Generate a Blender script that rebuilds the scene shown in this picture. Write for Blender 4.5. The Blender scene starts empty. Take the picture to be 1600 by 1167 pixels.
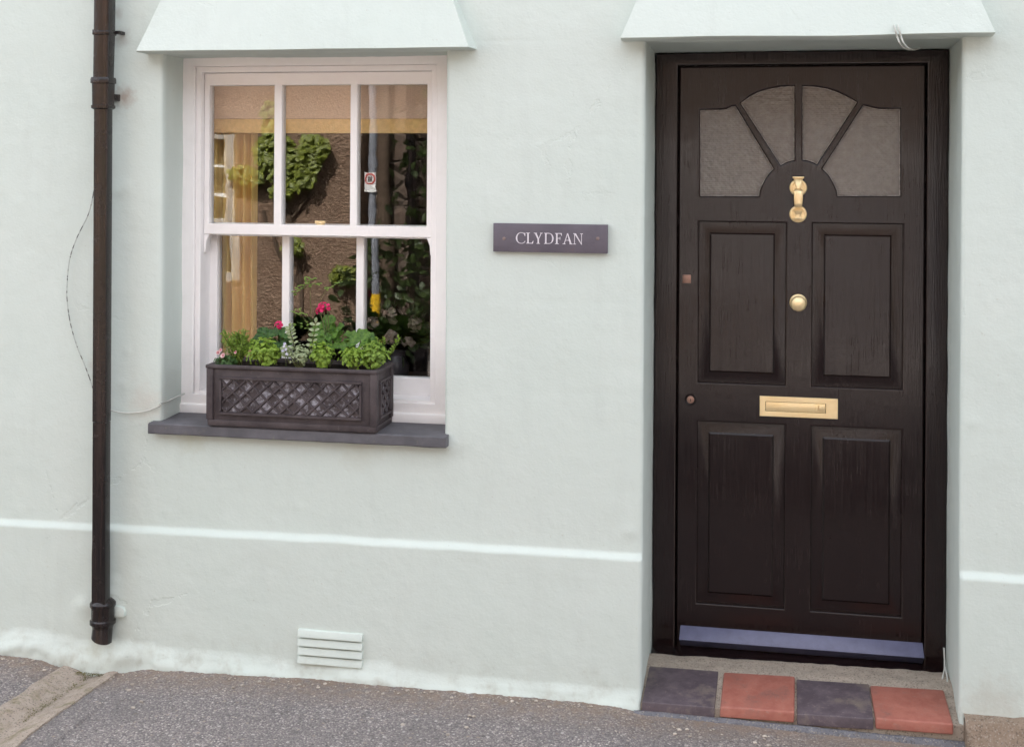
import bpy, bmesh, math, random
from mathutils import Vector, Matrix, noise
random.seed(7)
SC = bpy.context.scene
COL = SC.collection
R = math.radians

# ------------------------------------------------------------------ camera
FPX, YAW, ROLL, PX0, PY0, DIST, EYE = 2043.0, R(11.2), 0.006, 800.0, 261.5, 4.43, 1.65
cF = Vector((-math.sin(YAW), math.cos(YAW), 0)); cR = Vector((math.cos(YAW), math.sin(YAW), 0)); cU = Vector((0, 0, 1))
cI = cR*math.cos(ROLL)+cU*math.sin(ROLL); cJ = cU*math.cos(ROLL)-cR*math.sin(ROLL)
CPOS = Vector((0, -DIST, EYE))
cam = bpy.data.cameras.new('camera'); camo = bpy.data.objects.new('camera', cam); COL.objects.link(camo)
m = Matrix((cI, cJ, -cF)).transposed().to_4x4(); m.translation = CPOS
camo.matrix_world = m
cam.sensor_fit = 'HORIZONTAL'; cam.sensor_width = 36; cam.lens = 36*FPX/1600
cam.shift_y = -(583.5-PY0)/1600; cam.clip_start = .05; cam.clip_end = 500
SC.camera = camo

# ------------------------------------------------------------------ sky, sun, exposure
SUN_EL, SUN_AZ = R(50), R(352)      # the sun stands behind the cottage: its front is in open shade, the far side of the street is lit
w = bpy.data.worlds.new('World'); SC.world = w; w.use_nodes = True
nt = w.node_tree; nt.nodes.clear()
sky = nt.nodes.new('ShaderNodeTexSky'); sky.sky_type = 'NISHITA'; sky.sun_disc = False
sky.sun_elevation = SUN_EL; sky.sun_rotation = SUN_AZ; sky.air_density = 1.0; sky.dust_density = 4.0; sky.ozone_density = 1
hs = nt.nodes.new('ShaderNodeHueSaturation'); hs.inputs['Saturation'].default_value = .24
bg = nt.nodes.new('ShaderNodeBackground'); bg.inputs['Strength'].default_value = .15
wo = nt.nodes.new('ShaderNodeOutputWorld')
nt.links.new(sky.outputs[0], hs.inputs['Color']); nt.links.new(hs.outputs[0], bg.inputs[0]); nt.links.new(bg.outputs[0], wo.inputs[0])
sl = bpy.data.lights.new('sun', 'SUN'); sl.energy = 3.5; sl.angle = R(.6); sl.color = (1, .96, .9)
so = bpy.data.objects.new('sun', sl); COL.objects.link(so)
# Nishita: rotation 0 puts the sun at +Y, turning clockwise seen from above
sd = Vector((math.sin(SUN_AZ)*math.cos(SUN_EL), math.cos(SUN_AZ)*math.cos(SUN_EL), math.sin(SUN_EL)))
so.rotation_euler = sd.to_track_quat('Z', 'Y').to_euler()
so.location = (0, 0, 12)
vs = SC.view_settings; vs.view_transform = 'Standard'; vs.look = 'None'; vs.exposure = 2.65; vs.gamma = 1; vs.use_curve_mapping = False
try:
    SC.cycles.use_denoising = True; SC.cycles.max_bounces = 10; SC.cycles.transparent_max_bounces = 16
except Exception: pass

# ------------------------------------------------------------------ helpers
def at(px, py, y=0.0):
    "a point measured in the photograph, on the vertical plane at depth y"
    d = cF*FPX+cI*(px-PX0)+cJ*(PY0-py); t = (y-CPOS.y)/d.y
    return CPOS+d*t
def xz(px, py, y=0.0):
    p = at(px, py, y); return (p.x, p.z)

class MB:
    def __init__(s): s.bm = bmesh.new()
    def box(s, x0, x1, y0, y1, z0, z1):
        vs_ = [s.bm.verts.new((x, y, z)) for x in (x0, x1) for y in (y0, y1) for z in (z0, z1)]
        for f in ((0,1,3,2),(4,6,7,5),(0,4,5,1),(2,3,7,6),(0,2,6,4),(1,5,7,3)): s.bm.faces.new([vs_[i] for i in f])
        return s
    def hexa(s, a, b):   # two quads (four points each), joined
        A = [s.bm.verts.new(p) for p in a]; B = [s.bm.verts.new(p) for p in b]; n = len(A)
        s.bm.faces.new(A); s.bm.faces.new(B[::-1])
        for i in range(n): s.bm.faces.new([A[i], B[i], B[(i+1) % n], A[(i+1) % n]])
        return s
    def prism(s, poly, y0, y1):
        return s.hexa([(x, y0, z) for x, z in poly], [(x, y1, z) for x, z in poly])
    def tube(s, pts, r, n=8, cap=True, square=False):
        pts = [Vector(p) for p in pts]; rings = []; up = None
        for i, p in enumerate(pts):
            t = (pts[min(i+1, len(pts)-1)]-pts[max(i-1, 0)]).normalized()
            if up is None:
                up = Vector((0, 0, 1)) if abs(t.z) < .9 else Vector((0, 1, 0))
            u = (up-t*up.dot(t)).normalized(); v = t.cross(u); up = u
            rr = r[i] if isinstance(r, (list, tuple)) else r
            rings.append([s.bm.verts.new(p+(u*math.cos(2*math.pi*k/n)+v*math.sin(2*math.pi*k/n))*rr) for k in range(n)])
        for a, b in zip(rings, rings[1:]):
            for k in range(n): s.bm.faces.new([a[k], a[(k+1) % n], b[(k+1) % n], b[k]])
        if cap: s.bm.faces.new(rings[0][::-1]); s.bm.faces.new(rings[-1])
        return s
    def lathe(s, c, prof, n=32, axis='y'):
        "prof: (radius, offset) pairs; offset runs along -y (out of the wall) or +z"
        rings = []
        for r, h in prof:
            ring = []
            for k in range(n):
                a = 2*math.pi*k/n
                if axis == 'y': p = (c[0]+r*math.cos(a), c[1]-h, c[2]+r*math.sin(a))
                else: p = (c[0]+r*math.cos(a), c[1]+r*math.sin(a), c[2]+h)
                ring.append(s.bm.verts.new(p))
            rings.append(ring)
        for a, b in zip(rings, rings[1:]):
            for k in range(n): s.bm.faces.new([a[k], a[(k+1) % n], b[(k+1) % n], b[k]])
        s.bm.faces.new(rings[0][::-1]); s.bm.faces.new(rings[-1])
        return s
    def face(s, pts):
        return s.bm.faces.new([s.bm.verts.new(p) for p in pts])
    def build(s, name, mat, parent=None, bevel=0, seg=2, smooth=35, jitter=0):
        bm = s.bm
        bmesh.ops.recalc_face_normals(bm, faces=bm.faces)
        if bevel:
            es = [e for e in bm.edges if len(e.link_faces) == 2 and e.calc_face_angle(0) > R(25)]
            bmesh.ops.bevel(bm, geom=es, offset=bevel, segments=seg, profile=.5, affect='EDGES', clamp_overlap=True)
        if jitter:
            for v in bm.verts: v.co += noise.noise_vector(v.co*9)*jitter
        me = bpy.data.meshes.new(name); bm.to_mesh(me); bm.free()
        return link(name, me, mat, parent, smooth)

def link(name, me, mat, parent=None, smooth=35):
    for mm in (mat if isinstance(mat, (list, tuple)) else [mat]): me.materials.append(mm)
    if smooth:
        me.polygons.foreach_set('use_smooth', [True]*len(me.polygons)); me.set_sharp_from_angle(angle=R(smooth))
    o = bpy.data.objects.new(name, me); COL.objects.link(o)
    if parent:
        o.parent = parent; o.matrix_parent_inverse = Matrix.Translation(-parent_loc(parent))
    return o
def parent_loc(p):
    return p.location.copy() if p.parent is None else Vector((0, 0, 0))
def tag(o, label=None, cat=None, group=None, kind=None):
    if label: o['label'] = label
    if cat: o['category'] = cat
    if group: o['group'] = group
    if kind: o['kind'] = kind
    return o
def thing(name, label, cat, loc=(0, 0, 0), group=None):
    o = bpy.data.objects.new(name, None); COL.objects.link(o); o.location = loc; o.empty_display_size = .1
    return tag(o, label, cat, group)

def plate(name, polys, yf, yb, mat, parent, bevel=.002, res=2, smooth=40):
    "a flat board in the XZ plane with holes: first outline outer, others cut"
    cu = bpy.data.curves.new(name, 'CURVE'); cu.dimensions = '2D'; cu.fill_mode = 'BOTH'
    for poly in polys:
        sp = cu.splines.new('POLY'); sp.points.add(len(poly)-1); sp.use_cyclic_u = True
        for p, (x, z) in zip(sp.points, poly): p.co = (x, z, 0, 1)
    h = abs(yb-yf)/2; cu.extrude = h-bevel; cu.bevel_depth = bevel; cu.bevel_resolution = res; cu.offset = -bevel
    o = bpy.data.objects.new(name, cu); COL.objects.link(o)
    dg = bpy.context.evaluated_depsgraph_get(); me = bpy.data.meshes.new_from_object(o.evaluated_get(dg))
    bpy.data.objects.remove(o); ym = (yf+yb)/2
    for v in me.vertices: v.co = (v.co.x, ym-v.co.z, v.co.y)
    me.materials.clear()
    return link(name, me, mat, parent, smooth)

def sstep(a, b, x):
    if a == b: return float(x > b)
    t = max(0, min(1, (x-a)/(b-a))); return t*t*(3-2*t)
def interp(tab, x):
    if x <= tab[0][0]: return tab[0][1]
    for (x0, v0), (x1, v1) in zip(tab, tab[1:]):
        if x <= x1: return v0+(v1-v0)*(x-x0)/(x1-x0)
    return tab[-1][1]
def lines(a, b, step, forced=(), coarse=()):
    f = sorted(set(forced)); out = list(f)
    n = int(round((b-a)/step))
    for i in range(n+1):
        v = a+(b-a)*i/n
        if all(abs(v-q) > step*.45 for q in f): out.append(v)
    return sorted(out+list(coarse))
def nz(x, y, z=0.0): return noise.noise(Vector((x, y, z)))

# ------------------------------------------------------------------ materials
class Mat:
    def __init__(s, name):
        s.m = bpy.data.materials.new(name); s.m.use_nodes = True; s.t = s.m.node_tree; s.b = s.t.nodes['Principled BSDF']
        s.out = s.t.nodes['Material Output']
        tc = s.t.nodes.new('ShaderNodeTexCoord'); s.co = tc.outputs['Object']
    def n(s, kind, **kw):
        q = s.t.nodes.new('ShaderNode'+kind)
        for k, v in kw.items():
            if k in q.inputs: q.inputs[k].default_value = v
            else: setattr(q, k, v)
        return q
    def l(s, a, b): s.t.links.new(a, b)
    def scale(s, v):
        q = s.n('Mapping'); q.inputs['Scale'].default_value = v; s.l(s.co, q.inputs['Vector']); return q.outputs[0]
    def noise(s, sc, det=4, rough=.55, vec=None, dist=0):
        q = s.n('TexNoise'); q.inputs['Scale'].default_value = sc; q.inputs['Detail'].default_value = det
        q.inputs['Roughness'].default_value = rough; q.inputs['Distortion'].default_value = dist
        s.l(vec if vec else s.co, q.inputs['Vector']); return q.outputs['Fac']
    def vor(s, sc, feature='F1', out='Distance', vec=None):
        q = s.n('TexVoronoi'); q.feature = feature; q.inputs['Scale'].default_value = sc
        s.l(vec if vec else s.co, q.inputs['Vector']); return q.outputs[out]
    def ramp(s, f, stops):
        q = s.n('ValToRGB'); e = q.color_ramp.elements
        while len(e) > 1: e.remove(e[-1])
        e[0].position = stops[0][0]; e[0].color = (*stops[0][1], 1) if isinstance(stops[0][1], tuple) else (stops[0][1],)*3+(1,)
        for p, c in stops[1:]:
            k = e.new(p); k.color = (*c, 1) if isinstance(c, tuple) else (c, c, c, 1)
        s.l(f, q.inputs['Fac']); return q.outputs['Color']
    def mix(s, f, a, b, mode='MIX'):
        q = s.n('Mix'); q.data_type = 'RGBA'; q.blend_type = mode
        for sock, v in ((q.inputs[0], f), (q.inputs[6], a), (q.inputs[7], b)):
            if isinstance(v, (int, float)): sock.default_value = v
            elif isinstance(v, tuple): sock.default_value = (*v, 1)
            else: s.l(v, sock)
        return q.outputs[2]
    def math(s, op, a, b=None):
        q = s.n('Math'); q.operation = op
        for i, v in enumerate((a, b)):
            if v is None: continue
            if isinstance(v, (int, float)): q.inputs[i].default_value = v
            else: s.l(v, q.inputs[i])
        return q.outputs[0]
    def bump(s, f, dist, strength=1.0, prev=None):
        q = s.n('Bump'); q.inputs['Distance'].default_value = dist; q.inputs['Strength'].default_value = strength
        s.l(f, q.inputs['Height'])
        if prev: s.l(prev, q.inputs['Normal'])
        s.l(q.outputs[0], s.b.inputs['Normal']); return q.outputs[0]
    def col(s, c):
        if isinstance(c, tuple): s.b.inputs['Base Color'].default_value = (*c, 1)
        else: s.l(c, s.b.inputs['Base Color'])
        return s
    def rough(s, r):
        if isinstance(r, (int, float)): s.b.inputs['Roughness'].default_value = r
        else: s.l(r, s.b.inputs['Roughness'])
        return s
    def spec(s, v): s.b.inputs['Specular IOR Level'].default_value = v; return s

def paint_render():
    k = Mat('painted_render'); c0 = (.585, .655, .612)
    big = k.noise(1.3, 4); sm = k.noise(9, 5); streak = k.noise(3, 4, vec=k.scale((5, 5, .7)))
    c = k.mix(k.ramp(big, [(.35, 0.0), (.68, 1.0)]), (.592, .650, .609), (.562, .628, .585))
    c = k.mix(k.math('MULTIPLY', k.ramp(streak, [(.52, 0.0), (.75, 1.0)]), .28), c, (.515, .565, .53))
    c = k.mix(k.math('MULTIPLY', k.ramp(sm, [(.56, 0.0), (.7, 1.0)]), .22), c, (.63, .69, .655))
    # splashed dirt along the foot of the wall
    sx = k.n('SeparateXYZ'); k.l(k.co, sx.inputs[0])
    low = k.n('MapRange'); low.inputs[1].default_value = -.02; low.inputs[2].default_value = -.21; k.l(sx.outputs[2], low.inputs[0])
    c = k.mix(k.math('MULTIPLY', low.outputs[0], k.ramp(k.noise(16, 6, .65), [(.5, 0.0), (.72, .75)])), c, (.34, .33, .27))
    for (px, py), r_, cc, am in (((196, 152), .05, (.40, .34, .29), .9), ((190, 58), .045, (.38, .36, .33), .6), ((184, 20), .03, (.40, .38, .35), .6), ((150, 570), .035, (.50, .47, .43), .7), ((230, 632), .09, (.54, .52, .47), .6), ((152, 1016), .05, (.44, .45, .36), .6), ((1555, 1100), .12, (.46, .44, .38), .5), ((560, 700), .10, (.50, .52, .45), .5), ((300, 686), .07, (.46, .48, .38), .5)):
        p_ = at(px, py); dn = k.n('VectorMath', operation='DISTANCE'); k.l(k.co, dn.inputs[0]); dn.inputs[1].default_value = (p_.x, 0, p_.z)
        dd = k.math('ADD', dn.outputs['Value'], k.math('MULTIPLY', k.math('SUBTRACT', k.noise(28, 5, .7), .5), r_*1.6))
        c = k.mix(k.math('MULTIPLY', k.ramp(k.math('DIVIDE', dd, r_), [(.1, 1.0), (1.0, 0.0)]), am), c, cc)
    spots = k.ramp(k.noise(70, 2), [(.72, 0.0), (.76, 1.0)])
    c = k.mix(k.math('MULTIPLY', spots, .35), c, (.42, .42, .36))
    k.col(c).rough(.62).spec(.3)
    b = k.bump(k.noise(120, 3, .6), .0012, .55)
    b = k.bump(k.noise(26, 5, .6), .006, .32, b)
    cr = k.vor(1.7, 'DISTANCE_TO_EDGE', vec=None)
    crk = k.ramp(k.math('ADD', cr, k.math('MULTIPLY', k.math('SUBTRACT', k.noise(9, 6, .65), .5), .22)), [(0, 0.0), (.006, 1.0)])
    msk = k.ramp(k.noise(1.1, 2), [(.57, 1.0), (.64, 0.0)])
    k.bump(k.math('MAXIMUM', crk, msk), .002, .6, b)
    return k.m
def simple(name, c, rough=.5, spec=.5, var=.25, nscale=12, bumpd=0, bscale=60, metal=0, stretch=None):
    k = Mat(name); v = k.scale(stretch) if stretch else None
    f = k.ramp(k.noise(nscale, 5, .6, vec=v), [(.3, 1-var), (.7, 1+var)])
    k.col(k.mix(1.0, c, f, 'MULTIPLY')).rough(rough).spec(spec); k.b.inputs['Metallic'].default_value = metal
    if bumpd: k.bump(k.noise(bscale, 4, .6, vec=v), bumpd)
    return k.m
def gloss_black():
    k = Mat('black_gloss_paint')
    g = k.noise(1, 6, .62, vec=k.scale((210, 210, 9))); g2 = k.noise(30, 4)
    k.col(k.mix(k.noise(5, 3), (.0105, .0052, .0054), (.0155, .0082, .0078))).spec(.42)
    k.rough(k.math('ADD', k.ramp(k.noise(10, 4), [(.3, .05), (.7, .13)]), k.ramp(k.noise(1, 5, .65, vec=k.scale((330, 330, 7))), [(.42, 0.0), (.62, .17)])))
    b = k.bump(g, .0010, .55); k.bump(g2, .0012, .25, b)
    return k.m
def white_paint():
    k = Mat('white_gloss_paint')
    k.col(k.mix(k.math('MULTIPLY', k.ramp(k.noise(22, 5), [(.5, 0.0), (.75, 1.0)]), .25), (.90, .872, .865), (.77, .74, .72))).rough(.35).spec(.4)
    b = k.bump(k.noise(1, 4, vec=k.scale((90, 90, 12))), .0008, .4); k.bump(k.noise(20, 2), .002, .15, b)
    return k.m
def clear_glass():
    k = Mat('window_glass'); k.t.nodes.remove(k.b)
    fr = k.n('Fresnel'); ge = k.n('NewGeometry'); ior = k.n('MapRange'); ior.inputs[3].default_value = 1.68; ior.inputs[4].default_value = 1/1.68
    k.l(ge.outputs['Backfacing'], ior.inputs[0]); k.l(ior.outputs[0], fr.inputs['IOR']); tr = k.n('BsdfTransparent'); gl = k.n('BsdfGlossy'); gl.inputs['Roughness'].default_value = .004
    tr.inputs['Color'].default_value = (.96, .965, .96, 1)
    q = k.n('Bump'); q.inputs['Distance'].default_value = .0022; q.inputs['Strength'].default_value = .10
    k.l(k.noise(5.5, 2), q.inputs['Height']); k.l(q.outputs[0], gl.inputs['Normal'])
    mx = k.n('MixShader'); k.l(fr.outputs[0], mx.inputs[0]); k.l(tr.outputs[0], mx.inputs[1]); k.l(gl.outputs[0], mx.inputs[2])
    k.l(mx.outputs[0], k.out.inputs['Surface']); return k.m
def obscure_glass():
    k = Mat('textured_glass')
    v = k.n('TexBrick'); v.inputs['Scale'].default_value = 34; v.inputs['Mortar Size'].default_value = .06; v.inputs['Mortar Smooth'].default_value = 1
    mp = k.n('Mapping'); mp.inputs['Rotation'].default_value = (R(90), 0, 0); k.l(k.co, mp.inputs['Vector']); k.l(mp.outputs[0], v.inputs['Vector'])
    k.col(k.mix(k.noise(40, 4), (.135, .115, .098), (.235, .21, .185))).rough(.22).spec(.8)
    b = k.bump(v.outputs['Fac'], .0012, .5); k.bump(k.vor(75), .0035, .7, b)
    return k.m
def brass():
    k = Mat('polished_brass'); k.col(k.mix(k.noise(25, 4), (.93, .70, .36), (.98, .82, .52))).rough(k.ramp(k.noise(18, 3), [(.3, .34), (.7, .42)]))
    k.b.inputs['Metallic'].default_value = .7; return k.m
def slate(name, c, c2, edge=(.2, .2, .14)):
    k = Mat(name)
    c_ = k.mix(k.ramp(k.noise(9, 6, .65), [(.35, 0.0), (.68, 1.0)]), c, c2)
    c_ = k.mix(k.math('MULTIPLY', k.ramp(k.noise(21, 5, .7), [(.6, 0.0), (.72, 1.0)]), .6), c_, edge)
    k.col(c_).rough(.6).spec(.35); b = k.bump(k.noise(1, 5, vec=k.scale((14, 14, 60))), .003, .4); k.bump(k.noise(80, 3), .0012, .4, b)
    return k.m
def asphalt():
    k = Mat('asphalt')
    col = k.vor(165, 'F1', 'Color'); sp = k.n('SeparateColor'); k.l(col, sp.inputs[0])
    c = k.ramp(sp.outputs[0], [(0, (.165, .148, .146)), (.35, (.265, .240, .234)), (.7, (.345, .308, .285)), (.9, (.42, .37, .345)), (.97, (.60, .54, .50))])
    d = k.vor(165, 'F1', 'Distance'); c = k.mix(k.ramp(d, [(.35, 0.0), (.75, .75)]), c, (.12, .105, .108))
    c = k.mix(k.math('MULTIPLY', k.ramp(k.noise(3.2, 4), [(.38, 0.0), (.66, 1.0)]), .6), c, (.17, .155, .152))
    g2 = k.vor(62, 'F1', 'Color'); s2 = k.n('SeparateColor'); k.l(g2, s2.inputs[0]); d2 = k.vor(62)
    big = k.math('MULTIPLY', k.ramp(s2.outputs[0], [(.80, 0.0), (.86, 1.0)]), k.ramp(d2, [(.30, 1.0), (.42, 0.0)]))
    c = k.mix(k.math('MULTIPLY', big, .7), c, k.ramp(s2.outputs[1], [(.2, (.10, .09, .088)), (.5, (.36, .29, .235)), (.8, (.52, .48, .45))]))
    # sandy brown dirt gathered along the foot of the wall
    sx = k.n('SeparateXYZ'); k.l(k.co, sx.inputs[0])
    near = k.n('MapRange'); near.inputs[1].default_value = -.26; near.inputs[2].default_value = -.03; k.l(sx.outputs[1], near.inputs[0])
    c = k.mix(k.math('MULTIPLY', near.outputs[0], k.ramp(k.noise(24, 5, .7), [(.35, .2), (.6, .95)])), c, (.25, .185, .138))
    k.col(c).rough(.85).spec(.25)
    b = k.bump(k.math('SUBTRACT', 1.0, d), .004, .8); k.bump(k.noise(60, 4), .004, .5, b)
    return k.m
def concrete(name, c, c2, moss=None):
    k = Mat(name); col = k.mix(k.ramp(k.noise(30, 6, .7), [(.3, 0.0), (.7, 1.0)]), c, c2)
    g = k.vor(230, 'F1', 'Color'); sp = k.n('SeparateColor'); k.l(g, sp.inputs[0])
    col = k.mix(k.ramp(sp.outputs[1], [(.8, 0.0), (.95, .6)]), col, (.36, .32, .27))
    col = k.mix(k.ramp(sp.outputs[2], [(.8, 0.0), (.95, .5)]), col, (.06, .05, .045))
    if moss: col = k.mix(k.ramp(k.noise(17, 6, .7), [(.52, 0.0), (.66, .9)]), col, moss)
    k.col(col).rough(.9).spec(.2); b = k.bump(k.noise(170, 4, .7), .004, .7); k.bump(k.noise(20, 4), .01, .5, b); return k.m
def leafmat(name, c, c2, trans=.35):
    k = Mat(name)
    oi = k.noise(75, 3); k.col(k.mix(k.ramp(oi, [(.36, 0.0), (.62, 1.0)]), tuple(v*.8 for v in c), c2)).rough(.45).spec(.35)
    tl = k.n('BsdfTranslucent'); k.l(k.b.inputs['Base Color'].links[0].from_socket, tl.inputs['Color'])
    mx = k.n('MixShader'); mx.inputs[0].default_value = trans; k.l(k.b.outputs[0], mx.inputs[1]); k.l(tl.outputs[0], mx.inputs[2])
    k.l(mx.outputs[0], k.out.inputs['Surface']); return k.m
def lead_planter(bloom):
    k = Mat('bloomed_plastic' if bloom else 'lead_look_plastic')
    c = k.mix(k.ramp(k.noise(14, 6, .65), [(.35, 0.0), (.7, 1.0)]), (.042, .033, .036), (.085, .068, .070))
    f = k.ramp(k.noise(30 if bloom else 55, 5, .75), [(.47, 0.0), (.64, .8)] if bloom else [(.6, 0.0), (.75, .5)])
    c = k.mix(f, c, (.42, .42, .48) if bloom else (.19, .17, .17)); k.col(c).rough(.6).spec(.35)
    k.bump(k.noise(60, 5, .6), .0022, .5); return k.m
def tilemat(name, c, c2, stain):
    k = Mat(name); col = k.mix(k.ramp(k.noise(22, 5, .6), [(.35, 0.0), (.65, 1.0)]), c, c2)
    col = k.mix(k.ramp(k.noise(11, 6, .7), [(.52, 0.0), (.70, .8)]), col, stain)
    col = k.mix(k.ramp(k.noise(90, 4, .7), [(.6, 0.0), (.72, .45)]), col, (.30, .25, .21))
    k.col(col).rough(.55).spec(.4); b = k.bump(k.noise(40, 5, .6), .003, .5); k.bump(k.noise(160, 3), .001, .5, b); return k.m
def roughcast(name, c, c2):
    k = Mat(name); g = k.vor(48, 'F1', 'Color'); sp = k.n('SeparateColor'); k.l(g, sp.inputs[0])
    col = k.mix(sp.outputs[0], c, c2); col = k.mix(k.math('MULTIPLY', k.noise(2, 4), .5), col, c)
    k.col(col).rough(.9).spec(.1); k.bump(k.vor(48), .014, .9); return k.m
def stonework():
    k = Mat('rubble_stone'); d = k.vor(3.2, 'DISTANCE_TO_EDGE', vec=k.scale((1, 1, 1.6))); g = k.vor(3.2, 'F1', 'Color', vec=k.scale((1, 1, 1.6))); sp = k.n('SeparateColor'); k.l(g, sp.inputs[0])
    col = k.mix(sp.outputs[0], (.165, .105, .078), (.095, .066, .05)); col = k.mix(k.ramp(d, [(.02, 1.0), (.08, 0.0)]), col, (.15, .11, .085))
    k.col(k.mix(k.noise(9, 5), col, (.08, .06, .045))).rough(.9); k.bump(k.ramp(d, [(0, 0.0), (.12, 1.0)]), .03); return k.m
def striped_cable():
    k = Mat('flaking_cable'); f = k.noise(1, 2, vec=k.scale((4, 4, 42)))
    k.col(k.mix(k.ramp(f, [(.47, 0.0), (.5, 1.0)]), (.12, .115, .115), (.44, .47, .45))).rough(.6); return k.m
def pipe_paint():
    k = Mat('worn_black_pipe_paint')
    c = k.mix(k.ramp(k.noise(1, 5, .6, vec=k.scale((70, 70, 2.2))), [(.42, 0.0), (.66, 1.0)]), (.007, .0055, .0062), (.026, .0165, .0150))
    c = k.mix(k.ramp(k.noise(55, 5, .7), [(.66, 0.0), (.74, .6)]), c, (.12, .11, .12))
    k.col(c).rough(k.ramp(k.noise(20, 4), [(.3, .14), (.7, .32)])).spec(.45); b = k.bump(k.noise(90, 4), .0012, .6); k.bump(k.noise(12, 3), .003, .3, b); return k.m

M = dict(wall=paint_render(), black=gloss_black(), white=white_paint(), glass=clear_glass(), obscure=obscure_glass(), brass=brass(),
    sill=slate('slate_sill', (.085, .083, .092), (.14, .135, .15)), plaque=slate('slate_plaque', (.100, .088, .108), (.130, .113, .136), (.14, .10, .10)),
    asphalt=asphalt(), channel=concrete('channel_concrete', (.32, .26, .215), (.44, .37, .31), (.22, .19, .12)), mortar=concrete('mortar', (.34, .285, .235), (.46, .39, .32)),
    haunch=concrete('rough_concrete', (.20, .145, .105), (.30, .235, .18)), nosing=concrete('grey_nosing', (.13, .13, .145), (.19, .19, .21)),
    tile_red=tilemat('red_quarry_tile', (.31, .105, .078), (.40, .155, .115), (.17, .08, .068)), tile_dark=tilemat('dark_quarry_tile', (.080, .062, .072), (.125, .098, .112), (.19, .155, .12)),
    planter=lead_planter(False), bloom=lead_planter(True), soil=simple('soil', (.02, .015, .011), .95, .1, .4, 60, .01, 80),
    weather=simple('sky_sheen_weatherboard', (.135, .14, .235), .32, .5, .12, 30, .0006, 120), pipe=pipe_paint(), cable=striped_cable(),  # weatherboard: sky sheen on black gloss put into a blue-grey base colour
    pale_cable=simple('pale_cable', (.52, .53, .49), .6, .3), letter=simple('white_lettering', (.66, .62, .66), .6, .3, .12, 90),
    screw=simple('dull_screw', (.22, .16, .15), .5, .5), lockm=simple('tarnished_lock', (.30, .18, .14), .38, .5, .2, 60, metal=.6), dark=simple('dark_gap', (.01, .01, .01), .9),
    rust=simple('rusty_iron', (.10, .05, .03), .8, .3, .4, 40, .002), putty=simple('old_putty', (.34, .31, .29), .7, .3, .5, 60),
    room=simple('room_paint', (.10, .08, .06), .9, .2), floorb=simple('floor_boards', (.12, .07, .04), .6), blind=simple('linen_blind', (.80, .62, .49), .9, .1, .12, 90, .001, 300, stretch=(1, 1, 4)),
    hem=simple('blind_hem', (.85, .58, .26), .9, .1, .1, 60), curtain=simple('gold_curtain', (.80, .54, .17), .85, .15, .15, 8, stretch=(30, 30, 1)),
    roughcast=roughcast('brown_roughcast', (.17, .108, .074), (.33, .23, .165)), stone=stonework(), slate_roof=slate('roof_slate', (.08, .08, .09), (.12, .12, .14)),
    grey=simple('grey_pole_paint', (.22, .23, .26), .5), yellow=simple('yellow_band_paint', (.75, .45, .02), .5), red=simple('red_sign_paint', (.6, .04, .03), .5), signwhite=simple('sign_white', (.8, .8, .78), .5),
    stem=leafmat('stem_green', (.10, .15, .04), (.13, .12, .045), .1), ger=leafmat('geranium_leaf', (.085, .19, .035), (.15, .28, .05)), ger_dark=leafmat('dark_geranium_leaf', (.05, .12, .035), (.085, .18, .045)),
    pars=leafmat('bright_leaf', (.20, .33, .035), (.30, .44, .06)), feath=leafmat('feathery_leaf', (.19, .31, .045), (.28, .41, .07)), vari=leafmat('variegated_leaf', (.30, .38, .18), (.46, .52, .32)),
    wisp=leafmat('columbine_leaf', (.16, .28, .05), (.25, .36, .08)), deep=leafmat('low_leaf', (.05, .12, .035), (.09, .18, .05)), ivy=leafmat('ivy_leaf', (.12, .17, .02), (.27, .30, .04)), hedge=leafmat('shrub_leaf', (.03, .05, .015), (.07, .10, .03)),
    cerise=leafmat('cerise_petal', (.72, .012, .11), (.80, .03, .19), .3), pink=leafmat('pale_pink_petal', (.80, .46, .46), (.85, .65, .62), .3), lilac=leafmat('pale_lilac_petal', (.6, .58, .75), (.7, .7, .8), .3), cream=leafmat('cream_petal', (.34, .26, .21), (.50, .40, .33), .3),
    china=simple('vase_china', (.10, .09, .10), .3), bark=simple('bark', (.10, .07, .05), .9, .2))

# ------------------------------------------------------------------ the cottage wall
house = thing('cottage', 'pale sage green rendered cottage front with sash window and glossy black panelled door', 'house')
WX0, WX1, WZ0, WZ1 = -2.177, -1.111, .700, 2.052
DX0, DX1, DZ0, DZ1 = -.420, .606, -.40, 2.078
WY, DY = .168, .41
PL = [xz(0, 810), xz(500, 835), xz(1000, 865), xz(1500, 893), xz(1600, 898)]
FIL = [xz(*p, -.02) for p in ((0, 995), (30, 989), (70, 993), (110, 1004), (150, 1012), (200, 1005), (250, 1018), (330, 1026), (420, 1034), (465, 1046), (560, 1042), (600, 1040), (625, 1052), (700, 1062), (850, 1074), (1000, 1086))]
FIL += [(-.3, -.12), (.59, -.12), (.6, -.5), (3, -.5)]
LUMPS = []
for px, py, r, h in ((195, 290, .03, .004), (185, 300, .02, .004), (190, 600, .02, .003), (200, 550, .014, .003), (720, 100, .014, .003), (1075, 20, .02, .003), (998, 118, .012, .004), (30, 800, .03, .002),
                     (175, 925, .045, .012), (182, 945, .02, .010), (135, 945, .03, .010), (186, 905, .012, .006), (500, 1020, .04, .004), (220, 850, .03, .003), (1515, 365, .014, .002), (720, 545, .016, .002), (705, 700, .03, .004), (985, 830, .02, .004), (1520, 660, .02, .003)):
    x, z = xz(px, py); LUMPS.append((x, z, r, h))
for _ in range(70):
    LUMPS.append((random.uniform(-2.9, .9), random.uniform(-.1, 2.3), random.uniform(.004, .012), random.uniform(.0008, .0025)))
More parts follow.
